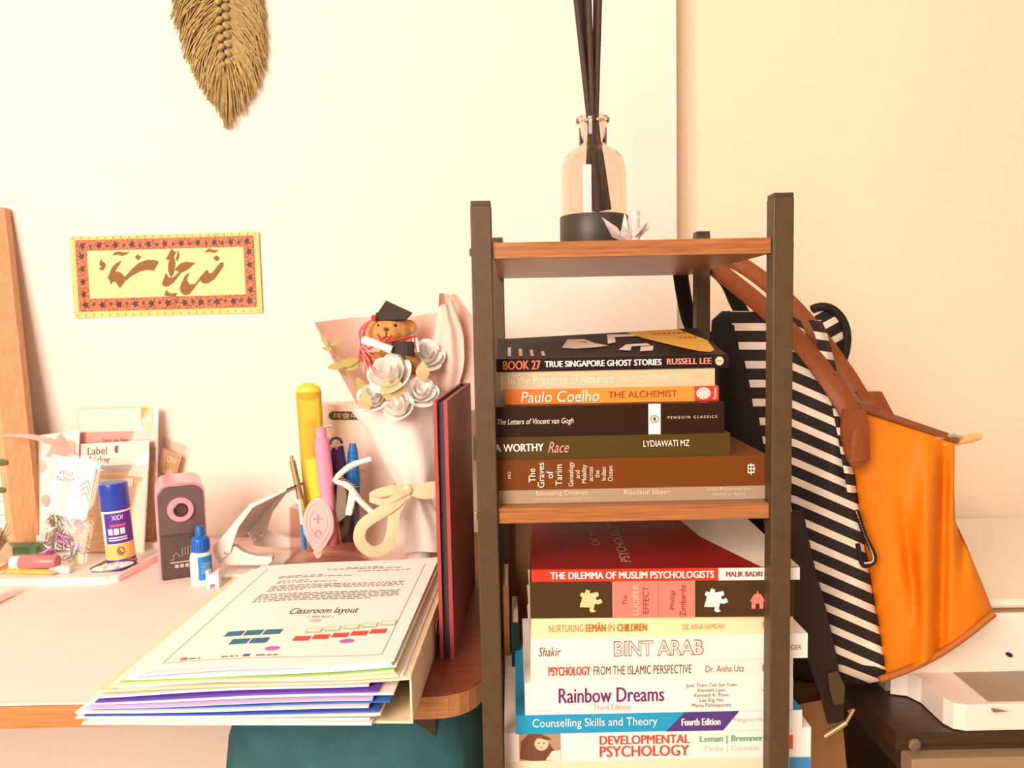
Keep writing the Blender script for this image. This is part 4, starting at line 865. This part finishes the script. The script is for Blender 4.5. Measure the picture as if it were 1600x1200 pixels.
# ------------------------------------------------------------------ bouquet with graduation bear
BYc = 1.14
bq = thing('bouquet', 'paper-wrapped bouquet of white roses tied with a beige ribbon', 'bouquet', (A(652, 862, BYc).x, BYc, DZM))
wrapw = mat('wrap_white', (.90, .82, .76), .6, var=.02, scale=15); wrapp = mat('wrap_pink', (.82, .56, .47), .65, var=.03, scale=12)
def wrap(name, left, right, Y0, bul, m, nu=14, nv=10, wob=0):
    """left/right: px key lists from bottom to top; bul: depth bulge (+ away from camera)"""
    def fn(u, v):
        l = Vector(left[0]).lerp(Vector(left[1]), v) if len(left) == 2 else None
        lx = lerp_curve([(k/(len(left)-1), p[0]) for k, p in enumerate(left)], v); ly = lerp_curve([(k/(len(left)-1), p[1]) for k, p in enumerate(left)], v)
        rx = lerp_curve([(k/(len(right)-1), p[0]) for k, p in enumerate(right)], v); ry = lerp_curve([(k/(len(right)-1), p[1]) for k, p in enumerate(right)], v)
        return A(lx+(rx-lx)*u, ly+(ry-ly)*u+wob*math.sin(u*9+v*2), Y0+bul*math.sin(math.pi*u)*(.3+.7*v)+.003*math.sin(u*14+v*5))
    return part(name, G().grid(fn, nu, nv, thick=(0, .0005, 0)), m, bq, smooth=True, fixn=False)
wrap('back_wrap', [(600, 700), (563, 640), (530, 580), (491, 502)], [(690, 700), (700, 640), (705, 560), (705, 488)], BYc-.01, .085, wrapp, wob=2)
wrap('side_wrap', [(672, 650), (678, 560), (684, 500), (686, 458)], [(742, 640), (744, 560), (742, 500), (712, 460)], BYc+.005, .02, wrapp, wob=1)
wrap('side_wrap', [(655, 660), (668, 570), (680, 510), (684, 480)], [(700, 660), (726, 570), (724, 520), (708, 470)], BYc-.008, -.012, mat('wrap_pale', (.86, .66, .57), .6), wob=1)
wrap('front_wrap', [(628, 772), (602, 730), (572, 670), (548, 640)], [(672, 772), (692, 720), (696, 660), (697, 612)], BYc-.02, -.055, wrapw, wob=1.5)
wrap('skirt_wrap', [(612, 864), (622, 820), (630, 790), (634, 768)], [(694, 862), (690, 820), (678, 790), (668, 768)], BYc-.01, -.03, wrapw, wob=1)
part('stem_bundle', G().lathe([(.020, 0), (.018, .05), (.014, .1), (.024, .16)], (A(652, 862, BYc).x, BYc+.012, DZM), seg=16), wrapw, bq, smooth=True)
rib = mat('satin_beige', (.84, .62, .38), .35, sheen=.4)
def ribbon(path, w, m=rib, name='ribbon', wd=(0, 0, 1), loop=False):
    path = smoothpath(path, 6); wd = Vector(wd).normalized(); g = G()
    n_ = len(path)
    if loop: return part(name, G().tube(path, .0085, 8, flat=.07, up=(0, -1, 0)), m, bq, smooth=True)
    g.grid(lambda u, v: path[min(n_-1, round(u*(n_-1)))]+wd*((v-.5)*w), n_-1, 1, thick=(0, .0006, 0)); return part(name, g, m, bq, fixn=False, smooth=True)
kn = A(637, 765, 1.075)
def rp(px, py, Y=1.075): return A(px, py, Y)
ribbon([rp(637, 765), rp(612, 766, 1.07), rp(588, 772, 1.07), rp(577, 778, 1.07)], .014)
ribbon([rp(577, 779, 1.066), rp(600, 785, 1.066), rp(622, 775, 1.067), rp(637, 767, 1.071)], .010)
ribbon([rp(637, 768), rp(612, 790, 1.068), rp(588, 805, 1.066), rp(566, 822, 1.065), rp(562, 845, 1.065), rp(580, 862, 1.066), rp(603, 855, 1.07), rp(613, 830, 1.07), rp(617, 800, 1.072), rp(632, 772, 1.075)], .012, loop=True)
ribbon([rp(638, 765), rp(662, 772, 1.075), rp(690, 768, 1.08)], .015); ribbon([rp(638, 767), rp(660, 760, 1.075), rp(692, 756, 1.08)], .010)
part('ribbon_knot', G().ell(kn, (.008, .006, .009), 12, 8), rib, bq, smooth=True)
# roses
rosem = mat('rose_white', (.97, .93, .88), .6); leafp = mat('leaf_pale', (.55, .46, .22), .6)
rl = ['large white rose directly below the teddy bear', 'small white rose against the inside of the right wrap fold', 'white rose beside the bear and gown', 'white rose at the tip of the front wrap near the sprig', 'white rose at the rim of the front wrap below the largest rose']
def rose(c, R_, tilt, lab):
    ro = thing('rose', lab, 'rose', c, 0, 'white roses in the bouquet'); M_ = Matrix.Rotation(tilt, 3, 'X') @ Matrix.Rotation(random.uniform(-.3, .3), 3, 'Y')
    for ring, (n_, rad, h, op) in enumerate(((3, .30, 1.05, .05), (4, .55, 1.0, .12), (5, .82, .92, .28), (5, 1.0, .75, .6))):
        for k in range(n_):
            a0 = k*2*math.pi/n_+ring*.5; wdt = 2*math.pi/n_*.72
            def fn(u, v):
                a = a0+(u-.5)*wdt*1.6; r2 = R_*rad*(.35+.65*math.sin(v*1.45))*(1+.22*op*v*v); z_ = R_*h*(v*1.15-.35*op*v**3)-R_*.2
                r2 *= 1-.15*(2*u-1)**2*v; z_ -= R_*.28*(2*u-1)**2*v
                return c+M_ @ Vector((r2*math.cos(a), r2*math.sin(a), z_))
            part('petal', G().grid(fn, 6, 5), rosem, ro, smooth=True, fixn=False)
    return ro
for px, py, Yr, R_ in ((613, 592, 1.085, .031), (655, 618, 1.075, .024), (664, 562, 1.12, .026), (585, 626, 1.08, .022), (625, 640, 1.07, .022)): rose(A(px, py, Yr), R_, .9, rl.pop(0))
for px, py, d_ in ((622, 612, -.5), (606, 615, .4), (661, 585, .2), (572, 632, .9)):
    c = A(px, py, 1.065); part('leaf', G().grid(lambda u, v: c+Vector(((u-.5)*.02*math.sin(math.pi*min(1, v+.05)), -.004*math.sin(v*3), .03*v-.01)), 4, 6), leafp, bq, smooth=True, fixn=False)
# eucalyptus sprig
eu = mat('sprig_olive', (.42, .36, .10), .6)
sg = thing('dried_sprig', 'olive dried leaf sprig against the pink wrap of the bouquet', 'sprig', A(566, 622, 1.12))
part('stem', G().tube(smoothpath([A(566, 622, 1.115), A(548, 590, 1.12), A(530, 560, 1.125), A(512, 536, 1.13), A(505, 530, 1.13)], 4), .0012, 6), eu, sg, smooth=True)
for px, py, a, s in ((507, 533, 2.2, 9), (524, 535, .6, 9), (511, 545, 3.0, 8), (545, 566, .2, 17), (525, 572, 3.3, 14), (553, 572, .5, 14), (565, 605, -1.2, 18)):
    c = A(px, py, 1.105+.0015*len(sg.children)); L_ = s/F*1.12
    d_ = Vector((math.cos(a), 0, math.sin(a))); n2 = Vector((-d_.z, 0, d_.x))
    part('leaf', G().poly([c+d_*(L_*(t_*2-1))+n2*(w_*L_*.42) for t_, w_ in ((0, 0), (.25, .8), (.55, 1), (.85, .5), (1, 0), (.85, -.5), (.55, -1), (.25, -.8))]), eu, sg, fixn=False)
# bear
bc = A(607, 516, 1.115)
bear = thing('teddy_bear', 'small orange teddy bear wearing a graduation cap, tucked in the bouquet', 'teddy bear', A(607, 575, 1.12))
g = G().ell(bc, (.033, .028, .027), 20, 14).ell(bc+Vector((.002, -.024, -.006)), (.0165, .012, .012), 16, 10).ell(bc+Vector((-.028, .002, -.006)), (.010, .007, .012), 12, 8).ell(bc+Vector((.031, .0, .004)), (.011, .007, .011), 12, 8)
g.ell(bc+Vector((.006, .004, -.052)), (.028, .022, .034), 18, 12).ell(bc+Vector((-.020, -.014, -.040)), (.016, .011, .010), 12, 8).ell(bc+Vector((.034, -.012, -.046)), (.011, .011, .020), 12, 8, M=Matrix.Rotation(-.2, 3, 'Y'))
g.ell(bc+Vector((-.012, -.018, -.082)), (.013, .018, .013), 12, 8).ell(bc+Vector((.024, -.018, -.082)), (.013, .018, .013), 12, 8)
bb = part('body', g, mat('bear_fur', (.68, .33, .08), .95, var=.22, scale=220, bump=.8, sheen=.5), bear, smooth=True)
md = bb.modifiers.new('remesh', 'REMESH'); md.mode = 'VOXEL'; md.voxel_size = .0016; md.use_smooth_shade = True
part('nose_stitch', G().tube([bc+Vector((.002, -.0372, .001)), bc+Vector((.002, -.0375, -.008))], .0007, 5).tube([bc+Vector((-.004, -.0355, -.012)), bc+Vector((.002, -.0375, -.008)), bc+Vector((.008, -.0355, -.012))], .0007, 5), mat('stitch_brown', (.14, .06, .02), .6), bear)
part('nose', G().ell(bc+Vector((.002, -.0365, .002)), (.0035, .002, .0025), 10, 6), mat('nose_brown', (.12, .05, .02), .4), bear, smooth=True)
for s in (-1, 1): part('eye', G().ell(bc+Vector((.002+s*.012, -.0245, .007)), (.0022, .0018, .0024), 8, 6), mat('eye_black', (.01, .01, .01), .15), bear, smooth=True)
capm = mat('cap_felt', (.045, .03, .028), .75, var=.1)
cpt = [A(565+x_, y_, Y_) for x_, y_, Y_ in ((18, 499, 1.09), (38, 469, 1.115), (79, 488, 1.12), (70, 497, 1.085))]
cp = thing('graduation_cap', 'tiny black mortarboard with red tassel on the bear', 'cap', A(612, 495, 1.1))
part('board', G().prism(cpt, (0, .001, -.0025)), capm, cp, bevel=.0005)
part('skullcap', G().lathe([(.024, -.006), (.0235, .004), (.021, .012), (.001, .013)], bc+Vector((.004, 0, .014)), (0, -.1, 1), 20), capm, cp, smooth=True)
red = mat('tassel_red', (.62, .04, .05), .6); pinkish = mat('tassel_pink', (.82, .55, .55), .6)
tk = A(584, 497, 1.085)
part('tassel_knot', G().ell(tk, (.004, .004, .005), 10, 6), red, cp, smooth=True)
for k in range(34):
    e = random.uniform(0, 1); p3 = A(566+random.uniform(-6, 26), 575+random.uniform(-28, 12), 1.08+random.uniform(-.01, .015))
    part('tassel_thread', G().tube(smoothpath([tk, A(573-random.uniform(0, 10), 512, 1.078), A(568+random.uniform(-6, 4), 540, 1.078), p3], 3), .0006, 4, cap=False), red if k % 4 else pinkish, cp)
part('bow', G().tube(smoothpath([A(575, 545, 1.072), A(598, 536, 1.068), A(625, 530, 1.07), A(648, 526, 1.08)], 4), .0032, 6, flat=.5), red, bear, smooth=True)
for a_, b_ in (((598, 537), (590, 522)), ((598, 537), (612, 524))): part('bow', G().tube([A(*a_, 1.066), A(*b_, 1.066)], [.0025, .0045], 6, flat=.4), red, bear)
dp = thing('paper_scroll', 'tiny white diploma scroll held by the bear', 'scroll', A(590, 540, 1.07))
part('roll', G().tube([A(568, 531, 1.07), A(590, 538, 1.066), A(612, 547, 1.066)], [.006, .0055, .006], 12), paper, dp, smooth=True)
part('gown', G().grid(lambda u, v: A(612+36*u, 534+(18+6*u)*v, 1.072-.008*math.sin(u*3)), 6, 4, thick=(0, .004, 0)), capm, bear, fixn=False)
part('gown_trim', G().grid(lambda u, v: A(644+8*u+3*v, 528+22*v, 1.071), 2, 3, thick=(0, .003, 0)), mat('trim_white', (.88, .80, .76), .6), bear, fixn=False)
part('gown_trim_stripe', G().grid(lambda u, v: A(646+2.5*u+3*v, 528+22*v, 1.0703), 1, 3), red, bear, fixn=False)

# ------------------------------------------------------------------ striped backpack
stripe = bpy.data.materials.new('striped_canvas'); stripe.use_nodes = True; nn = stripe.node_tree.nodes; ll = stripe.node_tree.links
at_ = nn.new('ShaderNodeAttribute'); at_.attribute_name = 'stripe'; fr_ = nn.new('ShaderNodeMath'); fr_.operation = 'FRACT'; gt = nn.new('ShaderNodeMath'); gt.operation = 'LESS_THAN'; gt.inputs[1].default_value = .40
mxc = nn.new('ShaderNodeMix'); mxc.data_type = 'RGBA'; mxc.inputs[6].default_value = (.018, .010, .007, 1); mxc.inputs[7].default_value = (.86, .78, .64, 1)
ll.new(at_.outputs['Fac'], fr_.inputs[0]); ll.new(fr_.outputs[0], gt.inputs[0]); ll.new(gt.outputs[0], mxc.inputs[0]); ll.new(mxc.outputs[2], nn['Principled BSDF'].inputs['Base Color']); nn['Principled BSDF'].inputs['Roughness'].default_value = .8
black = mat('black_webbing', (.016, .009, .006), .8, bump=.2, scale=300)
def stripe_part(name, g, pxs, parent, fn):
    o = part(name, g, stripe, parent, smooth=True, fixn=False)
    at2 = o.data.attributes.new('stripe', 'FLOAT', 'POINT')
    for i, (px, py) in enumerate(pxs): at2.data[i].value = fn(px, py)
    return o
bk = thing('striped_backpack', 'black and white striped backpack hanging beside the shelf', 'backpack', A(1290, 1065, .97))
rows = [(486, 1128, 1222, 1.135, .035), (500, 1112, 1250, 1.13, .055), (540, 1110, 1268, 1.12, .07), (600, 1114, 1302, 1.115, .08), (680, 1122, 1326, 1.11, .085), (760, 1138, 1340, 1.11, .09), (850, 1160, 1352, 1.11, .09), (940, 1180, 1368, 1.11, .09), (1010, 1195, 1381, 1.11, .085), (1045, 1205, 1385, 1.11, .075), (1060, 1225, 1378, 1.115, .05), (1066, 1260, 1350, 1.12, .02)]
def bky(px): return lerp_curve([(1100, 1.125), (1200, 1.06), (1300, .985), (1390, .945)], px)
rings = []; pxs = []; NR = 120; VR = 80
for j in range(VR+1):
    py = 486+(1066-486)*j/VR
    l = lerp_curve([(r2[0], r2[1]) for r2 in rows], py); r_ = lerp_curve([(r2[0], r2[2]) for r2 in rows], py); yc = lerp_curve([(r2[0], r2[3]) for r2 in rows], py); th = lerp_curve([(r2[0], r2[4]) for r2 in rows], py)
    ring = []
    for k in range(NR):
        a = 2*math.pi*k/NR; cx_, sx_ = math.cos(a), math.sin(a)
        ux_ = math.copysign(abs(cx_)**.6, cx_); uy_ = math.copysign(abs(sx_)**.6, sx_)
        px = (l+r_)/2+(r_-l)/2*ux_; slope = .42 if px > 1232 else .05
        dip = 6*math.sin((py-486)/70)*(1 if px > 1235 else .3)
        yy = bky(px)-.03+th/2*uy_+.004*math.sin(px*.07+py*.02)
        pyy = py+(12*(px-1235)/150*min(1, (py-486)/80) if px > 1235 else 0)*(1 if py < 1030 else .4)
        ring.append(A(px, pyy, yy)); pxs.append((px, py))
    rings.append(ring)
def sfun(px, py):
    return (py-505)/29.5-max(0, px-1232)*.36/30
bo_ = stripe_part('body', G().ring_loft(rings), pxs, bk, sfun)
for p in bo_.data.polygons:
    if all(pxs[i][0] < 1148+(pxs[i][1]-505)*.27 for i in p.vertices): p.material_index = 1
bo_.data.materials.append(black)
# narrow side panel and lid behind
g = G(); pp = []
def sidefn(u, v):
    py = 500+270*v; px = 1262+62*v**.7+(20-4*v)*u*1.0
    pp.append((px, py)); return A(px, py, bky(px)-.072+.03*u-.01*math.sin(u*3.1))
g.grid(sidefn, 6, 40)
stripe_part('side_panel', g, pp, bk, lambda px, py: (py-.15*(px-1262)+6)/29.0)
g = G(); pp = []
def lidfn(u, v):
    a = -2.0+u*3.4; px = 1285+38*math.cos(a)*v; py = 528+(48 if math.sin(a) < 0 else 62)*math.sin(a)*v
    pp.append((px, py)); return A(px, py, 1.012-.012*(1-v*v))
g.grid(lidfn, 24, 8)
stripe_part('lid', g, pp, bk, lambda px, py: (py-505+.55*(px-1285))/30.0)
part('lid_piping', G().tube([A(1285+39*math.cos(-2.0+u*3.4/20), 528+(49 if math.sin(-2.0+u*3.4/20) < 0 else 63)*math.sin(-2.0+u*3.4/20), 1.007) for u in range(21)], .0055, 8), black, bk, smooth=True)
for pth in ([(1062, 420, 1.068), (1070, 470, 1.085), (1082, 512, 1.10), (1110, 530, 1.11)], [(1106, 412, 1.068), (1135, 440, 1.085), (1152, 475, 1.095), (1170, 506, 1.10)]):
    pts = smoothpath([A(*p) for p in pth], 6); part('top_loop', G().tube(pts, .011, 8, flat=.22, up=(0, -1, .3)), black, bk, smooth=True)
part('top_loop', G().tube(smoothpath([A(1062, 420, 1.068), A(1078, 400, 1.072), A(1092, 398, 1.072), A(1106, 412, 1.068)], 6), .010, 8, flat=.25, up=(0, -1, .3)), black, bk, smooth=True)
strapm = mat('strap_brown', (.030, .015, .008), .8, bump=.25, scale=350)
pts = smoothpath([A(1222, 800, .945), A(1240, 880, .925), A(1262, 950, .905), A(1282, 1020, .89), A(1298, 1080, .888), A(1306, 1128, .89)], 6)
n_ = len(pts); part('shoulder_strap', G().tube(pts, [.028-.018*(i/n_)**1.2 for i in range(n_)], 10, flat=.14, up=(0, -1, 0)), strapm, bk, smooth=True)
part('strap_patch', G().tube([A(1301, 1050, .880), A(1308, 1075, .879), A(1311, 1100, .880)], [.006, .010, .006], 10, flat=.15, up=(0, -1, 0)), mat('patch_olive', (.09, .06, .02), .6), bk, smooth=True)
bkl = part('buckle', G().tube([A(1288, 1151, .888), A(1322, 1129, .888)], .0036, 8), mat('brass', (.72, .50, .26), .3, .7), bk, smooth=True)
part('buckle_bar', G().tube([A(1322, 1129, .888), A(1334, 1108, .888), A(1326, 1112, .892)], .0022, 8), MATS['brass'], bk, smooth=True)
for px in (1331, 1337): pass
g = G()
for k in range(40):
    a = k/39; pth = [(1338, 800), (1352, 838), (1364, 868), (1362, 878), (1350, 880)]
    p = smoothpath([A(x, y, .880) for x, y in pth], 10)[k]; g.ell(p, (.0009, .0009, .0012), 6, 4)
part('dotted_cord', g, mat('cord_dots', (.70, .58, .42), .6), bk)
part('cord', G().tube(smoothpath([A(x, y, .882) for x, y in ((1338, 798), (1352, 838), (1366, 868), (1362, 880), (1348, 882), (1340, 850))], 6), .003, 8), black, bk, smooth=True)

# ------------------------------------------------------------------ orange tote
org = mat('orange_nylon', (.72, .20, .004), .55, spec=.25, var=.05, scale=25, bump=.08); lea = mat('tan_leather', (.26, .062, .010), .5, bump=.35, scale=160, var=.12)
tt = thing('orange_tote', 'orange nylon tote with brown leather handles hanging beside the backpack', 'tote bag', A(1460, 1050, .91))
Lk = [(636, 1328), (700, 1318), (800, 1322), (900, 1338), (1000, 1358), (1062, 1374)]
def tL(v): return (lerp_curve([(0, 1334), (.2, 1332), (.5, 1350), (.8, 1372), (1, 1377)], v), lerp_curve([(0, 634), (1, 1062)], v))
def tR(v): return (lerp_curve([(0, 1492), (.25, 1491), (.42, 1493), (.55, 1508), (.8, 1534), (1, 1553)], v), lerp_curve([(0, 688), (.42, 815), (1, 958)], v))
rings = []; NR = 260; VR = 70
for j in range(VR+1):
    v = j/VR; (lx, ly), (rx, ry) = tL(v), tR(v); th = .006+.066*v**.75; ring = []
    for k in range(NR):
        a = 2*math.pi*k/NR; c_, s_ = math.cos(a), math.sin(a); u = .5+.5*math.copysign(abs(c_)**.75, c_)
        px = lx+(rx-lx)*u; py = ly+(ry-ly)*u+ (14*math.sin(math.pi*u)*v**3)
        fold = 0
        if s_ < 0:
            fx_ = 1476-6*v
            fold = .022*math.exp(-((px-fx_)/9)**2)*min(1, 4*v)*(1-.5*v) - .014*math.exp(-((px-fx_+26)/16)**2)*min(1, 3*v) + .012*math.exp(-((px-(1392+50*v))/9)**2)*math.exp(-((v-.62)/.2)**2) + .014*math.exp(-((px-1505)/10)**2)*math.exp(-((v-.55)/.16)**2)
        Yc = .912+.02*(.5-u)
        ring.append(A(px, py, Yc+th/2*math.copysign(abs(s_)**.8, s_)+fold))
    rings.append(ring)
part('body', G().ring_loft(rings), org, tt, smooth=True)
part('bottom_piping', G().tube([A(1374+179*u, 1062-104*u+14*math.sin(math.pi*u), (.878-.006*u)) for u in [k/20 for k in range(21)]], .0042, 8), mat('orange_dark', (.42, .12, .012), .55), tt, smooth=True)
zp = part('zipper', G().tube([A(1338+158*u, 636+54*u-2, (.912-.012*u)) for u in [k/10 for k in range(11)]], .0048, 8), mat('zip_brown', (.22, .07, .02), .5), tt, smooth=True)
part('zipper_pull', G().tube([A(1462, 684, .902), A(1490, 680, .898), A(1502, 684, .898)], .0028, 6), chrome, zp, smooth=True)
part('end_tab', G().tube([A(1468, 694, .905), A(1490, 690, .903), A(1520, 684, .90), A(1534, 682, .898)], [.003, .0055, .0055, .003], 8, flat=.5, up=(0, -1, 0)), mat('tab_tan', (.72, .42, .14), .5), tt, smooth=True)
# handles
hpth = smoothpath([A(1343, 720, .882), A(1338, 668, .885), A(1305, 608, .90), A(1250, 535, .945), A(1190, 478, 1.01), A(1135, 433, 1.06), A(1108, 412, 1.078), A(1090, 402, 1.082)], 8)
part('handle', G().tube(hpth, .0125, 10, flat=.42, up=(0, -1, 0)), lea, tt, smooth=True)
hpth2 = smoothpath([A(1090, 402, 1.082), A(1122, 400, 1.09), A(1165, 418, 1.07), A(1225, 465, 1.02), A(1275, 520, .98), A(1320, 582, .945), A(1352, 630, .925), A(1385, 652, .922)], 8)
part('handle', G().tube(hpth2, .0115, 10, flat=.42, up=(0, -1, 0)), lea, tt, smooth=True)
part('handle_patch', G().grid(lambda u, v: A(1336+(u-.5)*(34-6*v+12*math.sin(v*3.1))+4*v, 640+92*v-(12*(2*u-1)**2*v), .880), 6, 8, thick=(0, .006, 0)), lea, tt, smooth=True, fixn=False)
part('handle_patch', G().grid(lambda u, v: A(1358+(u-.5)*40+20*v, 612+38*v, .922), 5, 5, thick=(0, .006, 0)), lea, tt, smooth=True, fixn=False)

# ------------------------------------------------------------------ printer and its table
PT = A(1500, 1143, .868).z
prn = thing('printer', 'white all-in-one printer with curved paper tray on the side table', 'printer', (.70, 1.12, PT))
prw = mat('printer_white', (.90, .84, .74), .4)
zb_ = PT+.012; zl = A(1560, 955, .95).z; zbt = A(1560, 1043, .95).z; xl_ = .447
part('body', G().box(xl_, .925, .95, 1.36, PT+.028, zl), prw, prn, bevel=.008, seg=3)
part('feet', G().box(xl_+.04, .90, .97, 1.30, PT, PT+.03), mat('printer_feet_brown', (.35, .30, .25), .6), prn)  # feet in a darker grey-brown than the body
ztop_ = A(1560, 845, 1.33).z
part('scanner_lid', G().prism([(xl_+.004, .952, zl+.001), (.921, .952, zl+.001), (.921, 1.355, zl+.001), (xl_+.004, 1.355, zl+.001)], (0, 0, max(.012, ztop_-zl))), mat('printer_lid', (.88, .80, .66), .4), prn, bevel=.006, seg=3)
part('lid_seam', G().box(xl_+.002, .923, .9495, 1.357, zl-.0012, zl+.0012), mat('seam_dark', (.35, .22, .12), .6), prn)
# tray: traced plan outline
zt_ = A(1540, 1100, .868).z
edge = [(1392, 1047), (1418, 1050), (1440, 1060), (1458, 1076), (1474, 1090), (1490, 1098), (1510, 1101), (1560, 1100), (1640, 1098)]
pl_ = [AZ(x, y, zt_) for x, y in edge]
pl_ = [Vector((p.x, p.y, zt_)) for p in pl_]
pl_[-1].x = .905
poly = pl_+[Vector((.905, .96, zt_)), Vector((pl_[0].x, .96, zt_))]
hgt = zt_-PT-.001
part('paper_tray', G().prism(poly, (0, 0, -hgt)), prw, prn, bevel=.002)
p1_ = AZ(1490, 1052, zt_); p2_ = AZ(1546, 1098, zt_)
part('tray_recess', G().prism([(p1_.x, .948, zt_+.0002), (p2_.x, p2_.y+.002, zt_+.0002), (.90, p2_.y+.002, zt_+.0002), (.90, .948, zt_+.0002)], (0, 0, .0006)), mat('tray_grey', (.36, .27, .19), .5), prn)
part('tray_latch', G().prism([AZ(1548, 1105, zt_)+Vector((0, -.002, 0)), AZ(1576, 1110, zt_)+Vector((0, -.002, 0)), AZ(1552, 1112, zt_)+Vector((0, -.002, 0))], (0, .002, -.001)), mat('seam_dark', (0, 0, 0)), prn)
part('front_mark', G().ell(A(1577, 1023, .949), (.0055, .0012, .0028), 10, 6, M=Matrix.Rotation(.5, 3, 'Y')), ink, prn)
part('side_vent', G().box(pl_[2].x, pl_[2].x+.006, pl_[3].y+.004, pl_[3].y+.0055, PT+.004, zt_-.006), white_p, prn)
tbm = mat('table_metal', (.42, .30, .18), .45, .3)
tbl = thing('side_table', 'low table with dark top and tan metal frame under the printer', 'table', (.68, 1.1, 0))
tx0 = A(1418, 1165, .86).x
part('tabletop', G().box(tx0-.010, 1.0, .868, 1.38, PT-.022, PT-.0005), dark_w, tbl)
fz = PT-.0225
part('front_rail', G().box(tx0, 1.0, .850, .875, fz-.024, fz), tbm, tbl, bevel=.001); part('side_rail', G().box(tx0, tx0+.014, .875, 1.37, fz-.03, fz), dark_w, tbl)
for x in (tx0, .975):
    for y in (.850, 1.345):
        lg = part('leg', G().box(x, x+.025, y, y+.025, 0, fz-.0245 if y < 1 else fz), tbm, tbl, bevel=.001)
part('bolt', G().lathe([(.0075, 0), (.007, -.002), (.004, -.0032), (.0035, -.002), (.001, -.002)], (A(1428, 1163, .85).x, .8498, A(1428, 1163, .85).z), (0, 1, 0), 16), mat('bolt_metal', (.35, .27, .18), .3, .8), tbl, smooth=True)
part('lower_shelf', G().box(tx0+.02, .98, .87, 1.36, .40, .42), dark_w, tbl)
# tall brown paper bag between shelf and table
kb = mat('kraft_brown', (.34, .17, .06), .7, var=.06, scale=20)
kx0, kx1 = .325, .434
kz = A(1345, 1082, .95).z
pbg = thing('paper_bag', 'tall brown kraft paper bag standing between the shelf and the table', 'paper bag', ((kx0+kx1)/2, 1.0, 0))
part('bag_body', G().ring_loft([[Vector((kx0+.005, .94, 0)), Vector((kx1-.010, .94, 0)), Vector((kx1-.010, 1.05, 0)), Vector((kx0+.005, 1.05, 0))], [Vector((kx0, .925, kz*.6)), Vector((kx1, .925, kz*.6)), Vector((kx1, 1.065, kz*.6)), Vector((kx0, 1.065, kz*.6))], [Vector((kx0, .94, kz-.015)), Vector((kx1-.02, .94, kz)), Vector((kx1-.005, 1.05, kz)), Vector((kx0, 1.05, kz-.015))]], cap=False), kb, pbg)
part('bag_bottom', G().box(kx0+.006, kx1-.011, .941, 1.049, .0, .003), kb, pbg)
part('bag_fold', G().prism([(kx1-.018, .9245, 0), (kx1-.012, .9245, 0), (kx1-.002, .9235, kz*.6), (kx1-.008, .9235, kz*.6)], (0, -.001, 0)), mat('kraft_light', (.50, .28, .11), .7), pbg)
# teal bag under the desk
tz = A(560, 1128, .80).z
tl = mat('teal_fabric', (.03, .13, .15), .8, var=.15, scale=30, bump=.15)
tg = thing('teal_storage_bag', 'dark teal fabric storage bag standing under the desk', 'storage bag', (-.19, .95, 0))
rings = []
for z_, s, o_ in ((0, .94, .01), (.02, 1, 0), (.35, 1.03, -.004), (.55, 1.0, 0), (tz-.05, .95, .004), (tz-.015, .86, .015), (tz, .7, .03)):
    ring = []
    for k in range(32):
        a = 2*math.pi*k/32; c_, s_ = math.cos(a), math.sin(a)
        ring.append(Vector((-.20+.158*s*math.copysign(abs(c_)**.5, c_)+.003*math.sin(k*2.1+z_*9), .945+.13*s*math.copysign(abs(s_)**.5, s_), z_)))
    rings.append(ring)
part('bag_body', G().ring_loft(rings), tl, tg, smooth=True)
part('zip_seam', G().tube([p+Vector((0, 0, .002)) for p in rings[5]]+[rings[5][0]+Vector((0, 0, .002))], .003, 6), mat('teal_dark', (.015, .06, .07), .7), tg, smooth=True)

# cardboard carton behind the shelf
cb_ = thing('cardboard_carton', 'brown cardboard carton standing behind the lower part of the shelf', 'carton', (.11, 1.19, 0))
ckm = mat('carton_brown', (.30, .15, .06), .8, var=.08, scale=15)
part('carton_body', G().box(-.03, .25, 1.085, 1.30, 0, .85), ckm, cb_)
part('carton_flap', G().box(-.03, .25, 1.083, 1.0852, .70, .8505), mat('carton_flap', (.36, .19, .08), .8), cb_)
part('packing_tape', G().box(.085, .135, 1.0822, 1.0831, .60, .8508), mat('tape_tan', (.45, .28, .13), .3), cb_)
